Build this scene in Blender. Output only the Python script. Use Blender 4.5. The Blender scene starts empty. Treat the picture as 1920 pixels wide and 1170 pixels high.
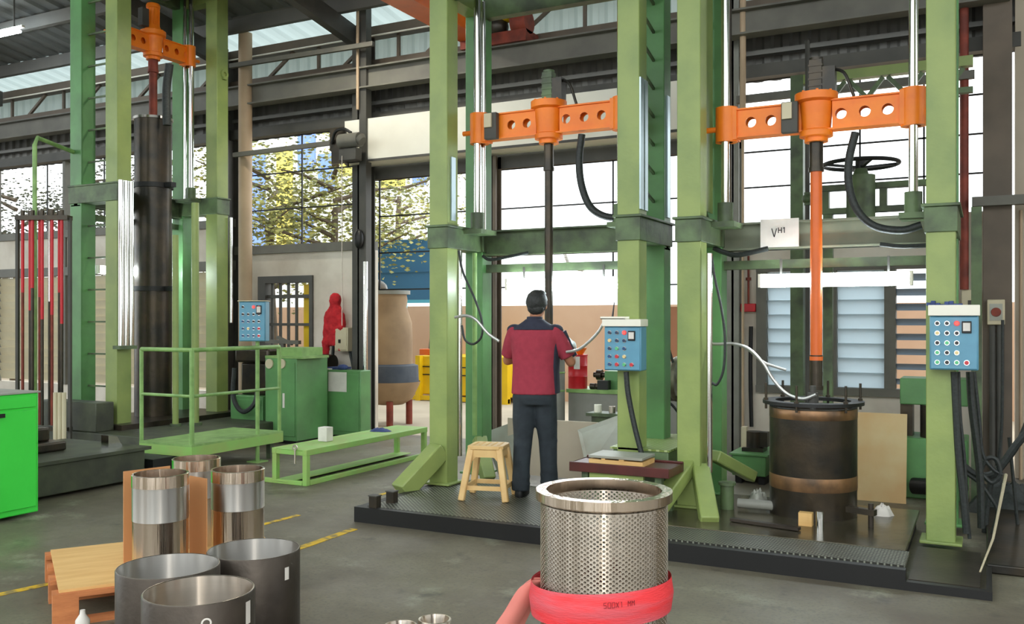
import bpy, bmesh, math, random
from mathutils import Vector, Matrix, noise
random.seed(7)
C = bpy.context.scene.collection
PI = math.pi
# ---------------------------------------------------------------- view geometry
F_PX = 1723.0; HZ = 598.0; CAMZ = 1.55; YAW = math.radians(27.3)
SX, CX = math.sin(YAW), math.cos(YAW)
def _r(px, py):
    u = (px-960)/F_PX; v = (HZ-py)/F_PX
    return Vector((-SX+u*CX, CX+u*SX, v))
def atY(px, py, Y):
    r = _r(px, py); t = Y/r.y; return Vector((r.x*t, Y, CAMZ+r.z*t))
def atX(px, py, X):
    r = _r(px, py); t = X/r.x; return Vector((X, r.y*t, CAMZ+r.z*t))
def atZ(px, py, z=0.0):
    r = _r(px, py); t = (z-CAMZ)/r.z; return Vector((r.x*t, r.y*t, z))
def atD(px, py, d):
    r = _r(px, py); return Vector((r.x*d, r.y*d, CAMZ+r.z*d))
def camxy(lat, dep):
    return Vector((-SX*dep+CX*lat, CX*dep+SX*lat, 0))
# ---------------------------------------------------------------- materials
def lin(c):
    return tuple(((x/255)/12.92 if x/255 <= .04045 else ((x/255+.055)/1.055)**2.4) for x in c)+(1,)
def nt(name):
    m = bpy.data.materials.new(name); m.use_nodes = True
    t = m.node_tree; b = t.nodes['Principled BSDF']; return m, t, b
def mat(name, col, rough=.5, metal=0, col2=None, scale=4, amt=.5, bump=0, bscale=60, emit=0, stretch=None, coat=0, lo=.35, hi=.65, detail=5):
    m, t, b = nt(name)
    b.inputs['Base Color'].default_value = lin(col); b.inputs['Roughness'].default_value = rough
    b.inputs['Metallic'].default_value = metal
    if coat: b.inputs['Coat Weight'].default_value = coat
    tc = t.nodes.new('ShaderNodeTexCoord'); src = tc.outputs['Object']
    if stretch:
        mp = t.nodes.new('ShaderNodeMapping'); mp.inputs['Scale'].default_value = stretch
        t.links.new(src, mp.inputs[0]); src = mp.outputs[0]
    if col2 is not None:
        n = t.nodes.new('ShaderNodeTexNoise'); n.inputs['Scale'].default_value = scale; n.inputs['Detail'].default_value = detail
        r = t.nodes.new('ShaderNodeMapRange'); r.inputs[1].default_value = lo; r.inputs[2].default_value = hi; r.inputs[4].default_value = amt
        mx = t.nodes.new('ShaderNodeMix'); mx.data_type = 'RGBA'
        mx.inputs[6].default_value = lin(col); mx.inputs[7].default_value = lin(col2)
        t.links.new(src, n.inputs['Vector']); t.links.new(n.outputs[0], r.inputs[0]); t.links.new(r.outputs[0], mx.inputs[0])
        t.links.new(mx.outputs[2], b.inputs['Base Color'])
    if bump:
        n2 = t.nodes.new('ShaderNodeTexNoise'); n2.inputs['Scale'].default_value = bscale; n2.inputs['Detail'].default_value = 4
        bp = t.nodes.new('ShaderNodeBump'); bp.inputs['Strength'].default_value = bump; bp.inputs['Distance'].default_value = .01
        t.links.new(src, n2.inputs['Vector']); t.links.new(n2.outputs[0], bp.inputs['Height']); t.links.new(bp.outputs[0], b.inputs['Normal'])
    if emit:
        b.inputs['Emission Color'].default_value = lin(col); b.inputs['Emission Strength'].default_value = emit
    return m
def tread(name, base, dot, pitch=.03, metal=.3, rough=.4, r=.28):
    """steel plate with staggered round studs"""
    m, t, b = nt(name); b.inputs['Metallic'].default_value = metal; b.inputs['Roughness'].default_value = rough
    tc = t.nodes.new('ShaderNodeTexCoord'); mp = t.nodes.new('ShaderNodeMapping')
    mp.inputs['Scale'].default_value = (1/pitch, 1/pitch, 1/pitch); mp.inputs['Rotation'].default_value = (0, 0, PI/4)
    t.links.new(tc.outputs['Object'], mp.inputs[0])
    v = t.nodes.new('ShaderNodeTexVoronoi'); v.voronoi_dimensions = '2D'; v.inputs['Scale'].default_value = 1; v.inputs['Randomness'].default_value = 0
    t.links.new(mp.outputs[0], v.inputs['Vector'])
    rr = t.nodes.new('ShaderNodeMapRange'); rr.interpolation_type = 'SMOOTHSTEP'
    rr.inputs[1].default_value = r+.1; rr.inputs[2].default_value = r-.1
    t.links.new(v.outputs['Distance'], rr.inputs[0])
    n = t.nodes.new('ShaderNodeTexNoise'); n.inputs['Scale'].default_value = 2.5; n.inputs['Detail'].default_value = 5
    t.links.new(tc.outputs['Object'], n.inputs['Vector'])
    mu = t.nodes.new('ShaderNodeMath'); mu.operation = 'MULTIPLY'; t.links.new(rr.outputs[0], mu.inputs[0]); t.links.new(n.outputs[0], mu.inputs[1])
    mx = t.nodes.new('ShaderNodeMix'); mx.data_type = 'RGBA'; mx.inputs[6].default_value = lin(base); mx.inputs[7].default_value = lin(dot)  # studs are paler: their glint is put into the colour
    t.links.new(mu.outputs[0], mx.inputs[0]); t.links.new(mx.outputs[2], b.inputs['Base Color'])
    bp = t.nodes.new('ShaderNodeBump'); bp.inputs['Strength'].default_value = .7; bp.inputs['Distance'].default_value = .006
    t.links.new(rr.outputs[0], bp.inputs['Height']); t.links.new(bp.outputs[0], b.inputs['Normal'])
    return m
M = {}
M['green'] = mat('green_paint', (146, 162, 92), .4, 0, (122, 142, 82), 3, .8, .15, 25)
M['green2'] = mat('green_enamel', (98, 154, 92), .42, 0, (78, 116, 72), 2.5, .7, .15, 20)
M['green_dirty'] = mat('oily_green_paint', (98, 120, 80), .5, 0, (62, 70, 54), 5, .9, .2, 25)
M['green_bench'] = mat('light_green_paint', (140, 190, 98), .5, 0, (158, 168, 98), 5, .6, .1, 30)
M['bright_green'] = mat('vivid_green_paint', (66, 222, 74), .4, 0, (56, 205, 64), 3, .5)
M['rail'] = mat('pale_green_paint', (140, 178, 104), .45, 0, (96, 130, 70), 8, .6)
M['orange'] = mat('orange_paint', (255, 138, 24), .42, 0, (232, 108, 22), 5, .6, .2, 18)
M['orange_pipe'] = mat('orange_pipe_paint', (232, 108, 36), .35, 0, (200, 92, 36), 3, .6)
M['rust'] = mat('rusty_red_steel', (140, 62, 45), .6, .2, (90, 40, 30), 6, .8)
M['chrome'] = mat('chrome', (225, 225, 222), .12, 1)
M['steel'] = mat('machined_steel', (202, 190, 176), .24, 1, (185, 176, 162), 3, .4, stretch=(1, 1, 12))
M['steel_brushed'] = mat('brushed_steel', (190, 186, 180), .34, 1)
M['steel_mirror'] = mat('mirror_steel', (226, 208, 190), .07, 1)
M['steel_strip'] = mat('ground_steel_strip', (175, 192, 200), .3, .8, (150, 165, 165), 4, .5)
M['dark_steel'] = mat('dark_mill_steel', (76, 68, 60), .42, .65, (54, 48, 43), 4, .8, .15, 30)
M['black_metal'] = mat('black_oiled_metal', (52, 50, 46), .34, .6, (84, 72, 56), 4, .7, .2, 20)
M['black'] = mat('black_paint', (14, 14, 14), .5, 0)
M['rubber'] = mat('black_rubber', (26, 30, 30), .55, 0, (48, 55, 52), 60, .7)
M['grey'] = mat('grey_paint', (140, 140, 132), .55, 0, (115, 115, 105), 4, .6)
M['lightgrey'] = mat('light_grey_sheet', (165, 168, 158), .5, .2, (140, 135, 120), 3, .7)
M['darkgrey'] = mat('dark_grey_paint', (78, 76, 70), .6, 0, (55, 55, 52), 3, .6)
M['frame_grey'] = mat('grey_beam_paint', (110, 108, 98), .6, 0, (84, 82, 76), 3, .6)
M['brown_steel'] = mat('brown_steel_paint', (105, 92, 78), .6, 0, (80, 72, 62), 3, .6)
M['beige_pipe'] = mat('beige_pipe', (190, 165, 135), .6, 0, (160, 138, 112), 2, .6)
M['wall'] = mat('stained_plaster', (222, 214, 200), .85, 0, (178, 165, 148), 1.3, .8, .15, 12, lo=.42, hi=.7)
M['wall_beige'] = mat('beige_plaster', (190, 178, 158), .85, 0, (165, 152, 132), 1.5, .6)
M['white'] = mat('white_sheet_metal', (245, 242, 228), .5, 0, (222, 216, 200), 1.5, .5)
M['paper'] = mat('crumpled_paper', (225, 220, 212), .6, 0, (195, 188, 182), 6, .6, .4, 8)
M['beige_box'] = mat('beige_enamel', (205, 195, 165), .5, 0, (185, 172, 140), 3, .5)
M['blue_box'] = mat('blue_hammertone', (98, 156, 182), .4, 0, (86, 140, 168), 8, .5)
M['red'] = mat('red_paint', (205, 28, 40), .4, 0, (180, 22, 32), 4, .5)
M['red_cloth'] = mat('red_cloth', (205, 40, 48), .9, 0, (165, 25, 34), 14, .7, .5, 30)
M['shirt'] = mat('maroon_polo', (158, 52, 68), .9, 0, (140, 44, 60), 22, .6, .2, 90)
M['navy'] = mat('navy_cloth', (48, 50, 66), .9, 0, (36, 38, 52), 18, .6)
M['jeans'] = mat('dark_trousers', (46, 54, 60), .9, 0, (34, 40, 46), 14, .7, .3, 40)
M['skin'] = mat('skin', (168, 112, 82), .6, 0, (150, 98, 72), 12, .4)
M['hair'] = mat('black_hair', (40, 42, 40), .6, 0, (28, 28, 28), 60, .7, .6, 90)
M['glove'] = mat('white_glove', (215, 225, 225), .9, 0, (190, 200, 200), 30, .5)
M['stool'] = mat('beige_plastic', (225, 190, 130), .45, 0, (205, 160, 100), 6, .6)
M['wood'] = mat('pale_plywood', (222, 182, 118), .7, 0, (205, 158, 95), 3, .7, .1, 30, stretch=(1, 6, 6))
M['wood_orange'] = mat('raw_timber', (205, 130, 78), .75, 0, (165, 95, 55), 4, .7, .2, 30, stretch=(1, 5, 5))
M['card'] = mat('brown_cardboard', (198, 142, 92), .8, 0, (180, 125, 80), 2, .5)
M['maroon'] = mat('red_oxide_table', (92, 42, 38), .35, 0, (62, 34, 30), 5, .7)
M['oily_top'] = mat('oily_steel_top', (120, 112, 92), .22, .55, (66, 62, 48), 3, .9, .1, 18)
M['yellow'] = mat('yellow_paint', (235, 195, 15), .5, 0, (205, 165, 15), 2, .6)
M['yellow_line'] = mat('worn_yellow_line', (215, 175, 30), .7, 0, (120, 110, 75), 14, .9, lo=.45, hi=.6)
M['tower'] = mat('dusty_fibreglass', (165, 138, 105), .75, 0, (125, 102, 78), 2, .8, .1, 12)
M['blue_sheet'] = mat('blue_corrugated', (62, 120, 158), .6, 0, (52, 100, 140), 1, .6)
M['blue_tarp'] = mat('light_blue_board', (110, 205, 225), .6, 0)
M['blue_dark'] = mat('blue_cloth', (48, 62, 110), .8, 0, (70, 88, 140), 20, .6)
M['pinkwall'] = mat('pink_brown_render', (200, 168, 142), .85, 0, (184, 148, 122), 1, .6)
M['brick_orange'] = mat('terracotta_render', (180, 128, 98), .85, 0, (165, 112, 84), 2, .6)
M['ground_out'] = mat('pale_concrete_yard', (178, 165, 145), .9, 0, (150, 138, 118), .8, .6)
M['bark'] = mat('bark', (105, 92, 76), .9, 0, (72, 62, 50), 6, .7, .4, 12)
M['leaf'] = mat('green_leaves', (182, 178, 100), .6, 0, (112, 116, 66), 1.7, 1, lo=.42, hi=.58)
M['leaf2'] = mat('dark_leaves', (96, 98, 78), .6, 0, (60, 62, 48), 1.7, 1, lo=.42, hi=.58)
M['bld_blue'] = mat('blue_panel', (120, 150, 225), .6, 0)
M['bld_yellow'] = mat('yellow_panel', (245, 222, 100), .6, 0)
M['bld_white'] = mat('white_panel', (225, 230, 230), .6, 0)
M['galv'] = mat('galvanised_sheet', (128, 130, 128), .5, .3, (105, 106, 104), 1.2, .7)
M['galv_dark'] = mat('dark_corrugated_sheet', (122, 120, 114), .55, .2, (92, 92, 90), 1.2, .7)
M['lamp_on'] = mat('lamp_tube', (235, 248, 255), .4, emit=38)
M['lamp_fill'] = mat('fill_bulb', (255, 250, 235), .4, emit=620)
M['stain'] = mat('brown_stained_steel', (150, 112, 76), .35, .5, (70, 58, 46), 5, .9)
M['murky'] = mat('murky_green_paint', (74, 80, 60), .5, 0, (48, 50, 42), 4, .9, .2, 20)
M['tan_board'] = mat('stained_tan_board', (205, 184, 138), .75, 0, (196, 158, 108), 3, .8)
M['olive_grey'] = mat('olive_grey_paint', (124, 128, 108), .5, 0, (96, 104, 84), 4, .7)
M['led_red'] = mat('red_lamp', (255, 50, 45), .4, emit=3)
M['slate'] = mat('slate_plastic', (62, 70, 82), .7, 0, (88, 94, 102), 5, .6)
M['but_dark'] = mat('dark_button', (40, 60, 90), .35)
M['but_blue'] = mat('blue_button', (35, 75, 120), .35)
M['but_green'] = mat('green_button', (90, 190, 130), .35)
M['but_red'] = mat('red_button', (200, 50, 60), .35)
M['but_cream'] = mat('cream_button', (225, 200, 140), .35)
M['but_black'] = mat('black_button', (35, 35, 38), .35)
M['ink'] = mat('black_ink', (35, 30, 32), .8)
M['ink_red'] = mat('dark_red_ink', (120, 22, 35), .8)
M['sling'] = mat('red_webbing', (222, 52, 58), .75, 0, (196, 88, 98), 3, .9, .3, 40, stretch=(1, 1, 6), lo=.4, hi=.6)
M['sling_lining'] = mat('faded_webbing', (214, 130, 118), .8, 0, (190, 105, 98), 5, .6)
M['treadplate'] = tread('studded_dark_plate', (52, 52, 46), (210, 215, 195), .026)
M['treadgreen'] = tread('studded_green_plate', (120, 140, 70), (225, 235, 180), .045, .1)
M['wheel'] = mat('worn_cast_steel', (140, 138, 118), .45, .6, (95, 88, 72), 6, .8)
M['hose'] = mat('steel_hose', (190, 190, 185), .3, .7)
M['roof_clear'] = None
def floor_mat():
    m, t, b = nt('stained_concrete'); tc = t.nodes.new('ShaderNodeTexCoord')
    def nz(s, d, lo, hi):
        n = t.nodes.new('ShaderNodeTexNoise'); n.inputs['Scale'].default_value = s; n.inputs['Detail'].default_value = d
        n.inputs['Roughness'].default_value = .6
        r = t.nodes.new('ShaderNodeMapRange'); r.inputs[1].default_value = lo; r.inputs[2].default_value = hi
        t.links.new(tc.outputs['Object'], n.inputs['Vector']); t.links.new(n.outputs[0], r.inputs[0]); return r.outputs[0]
    def mix(f, a, b_):
        x = t.nodes.new('ShaderNodeMix'); x.data_type = 'RGBA'
        if f is not None: t.links.new(f, x.inputs[0])
        for i, v in ((6, a), (7, b_)):
            if isinstance(v, tuple): x.inputs[i].default_value = lin(v)
            else: t.links.new(v, x.inputs[i])
        return x.outputs[2]
    a = mix(nz(.9, 6, .38, .62), (116, 111, 92), (94, 85, 72))
    a = mix(nz(2.2, 8, .58, .7), a, (140, 140, 120))
    a = mix(nz(4.5, 6, .6, .74), a, (64, 58, 50))
    a = mix(nz(45, 3, .5, .75), a, (88, 84, 74))
    t.links.new(a, b.inputs['Base Color'])
    rg = t.nodes.new('ShaderNodeMapRange'); rg.inputs[3].default_value = .35; rg.inputs[4].default_value = .7
    t.links.new(nz(1.3, 5, .3, .7), rg.inputs[0]); t.links.new(rg.outputs[0], b.inputs['Roughness'])
    bp = t.nodes.new('ShaderNodeBump'); bp.inputs['Strength'].default_value = .12; bp.inputs['Distance'].default_value = .01
    t.links.new(nz(30, 4, 0, 1), bp.inputs['Height']); t.links.new(bp.outputs[0], b.inputs['Normal'])
    return m
def turned(m, aniso=.9, streak=.25, sc=26):
    """lathe-turned finish: reflections stretched along the axis, faint lengthwise streaks"""
    t = m.node_tree; b = t.nodes['Principled BSDF']
    tg = t.nodes.new('ShaderNodeTangent'); tg.direction_type = 'RADIAL'; tg.axis = 'Z'
    b.inputs['Anisotropic'].default_value = aniso; b.inputs['Anisotropic Rotation'].default_value = .25; t.links.new(tg.outputs[0], b.inputs['Tangent'])
    tc = t.nodes.new('ShaderNodeTexCoord'); mp = t.nodes.new('ShaderNodeMapping'); mp.inputs['Scale'].default_value = (1, 1, .03)
    n = t.nodes.new('ShaderNodeTexNoise'); n.inputs['Scale'].default_value = sc; n.inputs['Detail'].default_value = 3
    bp = t.nodes.new('ShaderNodeBump'); bp.inputs['Strength'].default_value = streak; bp.inputs['Distance'].default_value = .01
    t.links.new(tc.outputs['Object'], mp.inputs[0]); t.links.new(mp.outputs[0], n.inputs['Vector']); t.links.new(n.outputs[0], bp.inputs['Height']); t.links.new(bp.outputs[0], b.inputs['Normal'])
turned(M['steel_mirror'], .95, .45, 30); M['steel_mirror'].node_tree.nodes['Principled BSDF'].inputs['Roughness'].default_value = .16
turned(M['steel'], .97, .12, 20); M['steel'].node_tree.nodes['Principled BSDF'].inputs['Roughness'].default_value = .34
turned(M['steel_brushed'], .97, .08, 20); M['steel_brushed'].node_tree.nodes['Principled BSDF'].inputs['Roughness'].default_value = .42
M['floor'] = floor_mat()
def glassy(name, col, alpha, rough=.2, trans=True):
    m, t, b = nt(name); out = t.nodes['Material Output']
    b.inputs['Base Color'].default_value = lin(col); b.inputs['Roughness'].default_value = rough
    tr = t.nodes.new('ShaderNodeBsdfTransparent'); mx = t.nodes.new('ShaderNodeMixShader'); mx.inputs[0].default_value = alpha
    tl = t.nodes.new('ShaderNodeBsdfTranslucent'); tl.inputs[0].default_value = lin(col)
    m2 = t.nodes.new('ShaderNodeMixShader'); m2.inputs[0].default_value = .6
    t.links.new(b.outputs[0], m2.inputs[1]); t.links.new(tl.outputs[0], m2.inputs[2])
    t.links.new(tr.outputs[0], mx.inputs[1]); t.links.new(m2.outputs[0], mx.inputs[2]); t.links.new(mx.outputs[0], out.inputs[0])
    return m
M['louvre'] = glassy('frosted_louvre_glass', (212, 224, 230), .92)
M['louvre_open'] = glassy('smoky_louvre_glass', (120, 140, 155), .9)
M['clear_sheet'] = glassy('translucent_sheet', (158, 170, 168), 1.0, .4)
# ---------------------------------------------------------------- mesh builder
def basis(d):
    d = d.normalized(); a = Vector((0, 0, 1)) if abs(d.z) < .9 else Vector((1, 0, 0))
    x = d.cross(a).normalized(); return x, d.cross(x).normalized()
class MB:
    def __init__(s): s.v = []; s.f = []; s.s = []; s.mi = []; s.cur = 0
    def add(s, vs, fs, sm=False):
        o = len(s.v); s.v += [Vector(v) for v in vs]
        for f in fs: s.f.append([i+o for i in f]); s.s.append(sm); s.mi.append(s.cur)
        return s
    def box(s, x0, x1, y0, y1, z0, z1, rot=None, piv=None):
        vs = [Vector((x, y, z)) for z in (z0, z1) for y in (y0, y1) for x in (x0, x1)]
        if rot:
            p = Vector(piv) if piv else Vector(((x0+x1)/2, (y0+y1)/2, (z0+z1)/2))
            R = Matrix.Rotation(rot[1], 3, rot[0]) if isinstance(rot, tuple) else rot
            vs = [p+R@(v-p) for v in vs]
        return s.add(vs, [(0, 2, 3, 1), (4, 5, 7, 6), (0, 1, 5, 4), (2, 6, 7, 3), (0, 4, 6, 2), (1, 3, 7, 5)])
    def bar(s, p, q, w, h=None, up=(0, 0, 1)):
        """rectangular bar from p to q"""
        p, q = Vector(p), Vector(q); h = h or w; d = (q-p).normalized(); u = Vector(up)
        if abs(d.dot(u)) > .98: u = Vector((0, 1, 0))
        x = d.cross(u).normalized()*w/2; y = x.cross(d).normalized()*h/2
        vs = [a+sx*x+sy*y for a in (p, q) for sx, sy in ((-1, -1), (1, -1), (1, 1), (-1, 1))]
        return s.add(vs, [(0, 3, 2, 1), (4, 5, 6, 7), (0, 1, 5, 4), (1, 2, 6, 5), (2, 3, 7, 6), (3, 0, 4, 7)])
    def cyl(s, p, q, r, r1=None, n=16, cap=True):
        p, q = Vector(p), Vector(q); r1 = r if r1 is None else r1; x, y = basis(q-p)
        vs = [a+(x*math.cos(2*PI*i/n)+y*math.sin(2*PI*i/n))*rr for a, rr in ((p, r), (q, r1)) for i in range(n)]
        s.add(vs, [(i, (i+1) % n, n+(i+1) % n, n+i) for i in range(n)], True)
        if cap: s.add(vs, [tuple(reversed(range(n))), tuple(range(n, 2*n))])
        return s
    def tube(s, pts, r, n=8, cap=True):
        pts = [Vector(p) for p in pts]; rs = r if isinstance(r, (list, tuple)) else [r]*len(pts)
        vs = []; x, y = basis(pts[1]-pts[0]); k = len(pts)
        for i, p in enumerate(pts):
            d = (pts[min(i+1, k-1)]-pts[max(i-1, 0)]).normalized()
            x = (x-d*x.dot(d)).normalized(); y = d.cross(x)
            vs += [p+(x*math.cos(2*PI*j/n)+y*math.sin(2*PI*j/n))*rs[i] for j in range(n)]
        fs = [(i*n+j, i*n+(j+1) % n, (i+1)*n+(j+1) % n, (i+1)*n+j) for i in range(k-1) for j in range(n)]
        s.add(vs, fs, True)
        if cap: s.add([v for v in vs], [tuple(reversed(range(n))), tuple(range((k-1)*n, k*n))])
        return s
    def lathe(s, prof, c=(0, 0, 0), n=32, sm=True, axis='z'):
        """prof list of (r,z); open polyline revolved"""
        c = Vector(c); vs = []
        for r, z in prof:
            for i in range(n):
                a = 2*PI*i/n
                if axis == 'z': vs.append(c+Vector((r*math.cos(a), r*math.sin(a), z)))
                elif axis == 'y': vs.append(c+Vector((r*math.cos(a), z, r*math.sin(a))))
                else: vs.append(c+Vector((z, r*math.cos(a), r*math.sin(a))))
        return s.add(vs, [(i*n+j, i*n+(j+1) % n, (i+1)*n+(j+1) % n, (i+1)*n+j) for i in range(len(prof)-1) for j in range(n)], sm)
    def sphere(s, c, r, n=12, m=8):
        rx, ry, rz = r if isinstance(r, (list, tuple)) else (r, r, r)
        vs = []; c = Vector(c)
        for i in range(m+1):
            a = PI*i/m
            for j in range(n):
                b = 2*PI*j/n; vs.append(c+Vector((rx*math.sin(a)*math.cos(b), ry*math.sin(a)*math.sin(b), rz*math.cos(a))))
        return s.add(vs, [(i*n+j, (i+1)*n+j, (i+1)*n+(j+1) % n, i*n+(j+1) % n) for i in range(m) for j in range(n)], True)
    def prism(s, pts, z0, z1, plane='xy'):
        """2D polygon extruded; plane xy->z, xz->y, yz->x"""
        def P(a, b, h): return (a, b, h) if plane == 'xy' else ((a, h, b) if plane == 'xz' else (h, a, b))
        n = len(pts); vs = [P(a, b, z0) for a, b in pts]+[P(a, b, z1) for a, b in pts]
        return s.add(vs, [tuple(reversed(range(n))), tuple(range(n, 2*n))]+[(i, (i+1) % n, n+(i+1) % n, n+i) for i in range(n)])
    def holeplate(s, x0, x1, z0, z1, y0, y1, holes, n=20):
        """plate in xz with round holes (x,z,r), sorted by x, made solid between y0 and y1"""
        holes = sorted(holes); xs = [x0]+[(holes[i][0]+holes[i+1][0])/2 for i in range(len(holes)-1)]+[x1]
        for k, (hx, hz, r) in enumerate(holes):
            a, b = xs[k], xs[k+1]; ring = []; out = []
            for i in range(n):
                t = 2*PI*i/n; c_, s_ = math.cos(t), math.sin(t)
                ring.append((hx+r*c_, hz+r*s_))
                tx = ((b-hx)/c_ if c_ > 1e-6 else ((a-hx)/c_ if c_ < -1e-6 else 1e9)); tz = ((z1-hz)/s_ if s_ > 1e-6 else ((z0-hz)/s_ if s_ < -1e-6 else 1e9))
                q = min(tx, tz); out.append((hx+q*c_, hz+q*s_))
            # add corners
            for y, flip in ((y0, 0), (y1, 1)):
                vs = [(p[0], y, p[1]) for p in ring]+[(p[0], y, p[1]) for p in out]
                fs = [(i, (i+1) % n, n+(i+1) % n, n+i) for i in range(n)]
                cs = [(b, z1), (a, z1), (a, z0), (b, z0)]
                for cx_, cz_ in cs:
                    ang = math.atan2(cz_-hz, cx_-hx) % (2*PI); i = int(ang/(2*PI)*n) % n
                    vs.append((cx_, y, cz_)); fs.append((n+i, n+(i+1) % n, len(vs)-1))
                s.add(vs, fs)
            vs = [(p[0], y, p[1]) for y in (y0, y1) for p in ring]
            s.add(vs, [(i, (i+1) % n, n+(i+1) % n, n+i) for i in range(n)], True)
        s.add([(x, y, z) for x in (x0, x1) for y in (y0, y1) for z in (z0, z1)], [(0, 1, 3, 2), (4, 6, 7, 5), (0, 4, 5, 1), (2, 3, 7, 6), (0, 2, 6, 4), (1, 5, 7, 3)][:2]+[(0, 4, 6, 2), (1, 3, 7, 5)])
        return s
    def build(s, name, m, parent=None, world=False, bevel=0, fixn=True):
        me = bpy.data.meshes.new(name); vs = s.v
        if world and parent is not None:
            R = Matrix.Rotation(-parent.rotation_euler.z, 3, 'Z'); vs = [R@(v-parent.location) for v in vs]
        me.from_pydata([tuple(v) for v in vs], [], s.f)
        ms = m if isinstance(m, (list, tuple)) else [m]
        for x in ms: me.materials.append(M[x] if isinstance(x, str) else x)
        me.polygons.foreach_set('use_smooth', s.s); me.polygons.foreach_set('material_index', s.mi)
        me.update()
        if fixn:
            b = bmesh.new(); b.from_mesh(me); bmesh.ops.remove_doubles(b, verts=b.verts, dist=1e-5)
            bmesh.ops.recalc_face_normals(b, faces=b.faces); b.to_mesh(me); b.free()
        o = bpy.data.objects.new(name, me); C.objects.link(o)
        if parent is not None: o.parent = parent
        if bevel:
            bv = o.modifiers.new('Bevel', 'BEVEL'); bv.width = bevel; bv.segments = 2; bv.limit_method = 'ANGLE'; bv.angle_limit = math.radians(50)
            me.set_sharp_from_angle(angle=math.radians(40))
        else:
            me.set_sharp_from_angle(angle=math.radians(40))
        return o
def thing(name, label, cat, loc=(0, 0, 0), rz=0, group=None):
    o = bpy.data.objects.new(name, None); C.objects.link(o); o.empty_display_size = .1
    o.location = loc; o.rotation_euler = (0, 0, rz); o['label'] = label; o['category'] = cat
    if group: o['group'] = group
    return o
def tag(o, label, cat, group=None, kind=None):
    o['label'] = label; o['category'] = cat
    if group: o['group'] = group
    if kind: o['kind'] = kind
    return o
def struct(name, mb, m, bevel=0):
    o = mb.build(name, m, bevel=bevel); o['kind'] = 'structure'; return o
def centred(mb):
    """move a one-mesh thing's origin to its base centre"""
    xs = [v.x for v in mb.v]; ys = [v.y for v in mb.v]; zs = [v.z for v in mb.v]
    c = Vector(((min(xs)+max(xs))/2, (min(ys)+max(ys))/2, min(zs)))
    mb.v = [v-c for v in mb.v]; return c
def solo(name, mb, m, label, cat, group=None, bevel=0, kind=None):
    c = centred(mb); o = mb.build(name, m, bevel=bevel); o.location = c; return tag(o, label, cat, group, kind)
def curve(pts, k=6):
    """Catmull-Rom through points"""
    P = [Vector(p) for p in pts]; P = [P[0]*2-P[1]]+P+[P[-1]*2-P[-2]]; out = []
    for i in range(1, len(P)-2):
        for j in range(k):
            t = j/k; a, b, c, d = P[i-1], P[i], P[i+1], P[i+2]
            out.append(.5*((2*b)+(-a+c)*t+(2*a-5*b+4*c-d)*t*t+(-a+3*b-3*c+d)*t**3))
    out.append(P[-2]); return out
def loft(mb, secs, n=24, p=2.3):
    """secs: (x, y, z, rx, ry)"""
    vs = []
    for (x, y, z, rx, ry) in secs:
        for j in range(n):
            a = 2*PI*j/n; c, s = math.cos(a), math.sin(a)
            vs.append((x+rx*math.copysign(abs(c)**(2/p), c), y+ry*math.copysign(abs(s)**(2/p), s), z))
    k = len(secs)
    mb.add(vs, [(i*n+j, i*n+(j+1) % n, (i+1)*n+(j+1) % n, (i+1)*n+j) for i in range(k-1) for j in range(n)]+[tuple(reversed(range(n))), tuple(range((k-1)*n, k*n))], True)
# ================================================================ SETTING
WY = 10.3
m = MB().box(-30, 9, -12, WY, -.2, 0); struct('floor', m, 'floor')
# painted floor lines
def line(p, q, w, n):
    d = (q-p).normalized(); s = Vector((-d.y, d.x, 0))*w/2
    m = MB().prism([((p-s).x, (p-s).y), ((q-s).x, (q-s).y), ((q+s).x, (q+s).y), ((p+s).x, (p+s).y)], .0005, .003)
    struct('trim_%d' % n, m, 'yellow_line')
line(atZ(-60, 1128), atZ(97, 1094), .06, 1)
line(atZ(556, 1030), atZ(664, 992), .07, 2)
line(atZ(492, 984), atZ(560, 966), .05, 3)
line(atZ(700, 932), atZ(780, 908), .05, 4)
# ---- back wall, built by bays
T = .18
def wbox(x0, x1, z0, z1, y0=WY, y1=WY+T): return MB().box(x0, x1, y0, y1, z0, z1)
XA, XB, XC, XD = -9.93, -7.50, -2.43, -.03
dx0, dx1 = atY(486, 600, WY).x, atY(588, 600, WY).x
wz = 2.50
m = MB().box(XA, dx0, WY, WY+T, 0, wz).box(dx1, XB, WY, WY+T, 0, wz).box(dx0, dx1, WY, WY+T, 2.17, wz)
struct('wall_back_left', m, 'wall')
m = MB().box(XA, XB, WY-.06, WY+T, wz, wz+.12); struct('trim_5', m, 'frame_grey')
# doorway with barred window panel
m = MB()
for a, b in ((dx0, dx0+.14), (dx1-.06, dx1)): m.box(a, b, WY-.03, WY+.1, 0, 2.17)
m.box(dx0+.14, dx1-.06, WY-.03, WY+.1, 2.07, 2.17)
struct('door_1', m, 'darkgrey')
m = MB()
for k in range(4):
    x = dx0+.2+k*.15; m.box(x, x+.035, WY+.03, WY+.06, .1, 2.07)
m.box(dx0+.14, dx1-.1, WY+.02, WY+.05, 1.85, 1.9).box(dx0+.14, dx1-.1, WY+.02, WY+.05, 1.45, 1.49).box(dx0+.14, dx1-.1, WY+.03, WY+.06, .1, .2)
solo('door_grille', m, 'darkgrey', 'dark barred steel grille gate closing the doorway in the plastered wall', 'gate')
m = MB().box(dx1-.28, dx1-.1, WY+.12, WY+.17, 0, 2.05)
solo('door_leaf', m, 'yellow', 'yellow door leaf standing open behind the barred doorway', 'door')
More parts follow.
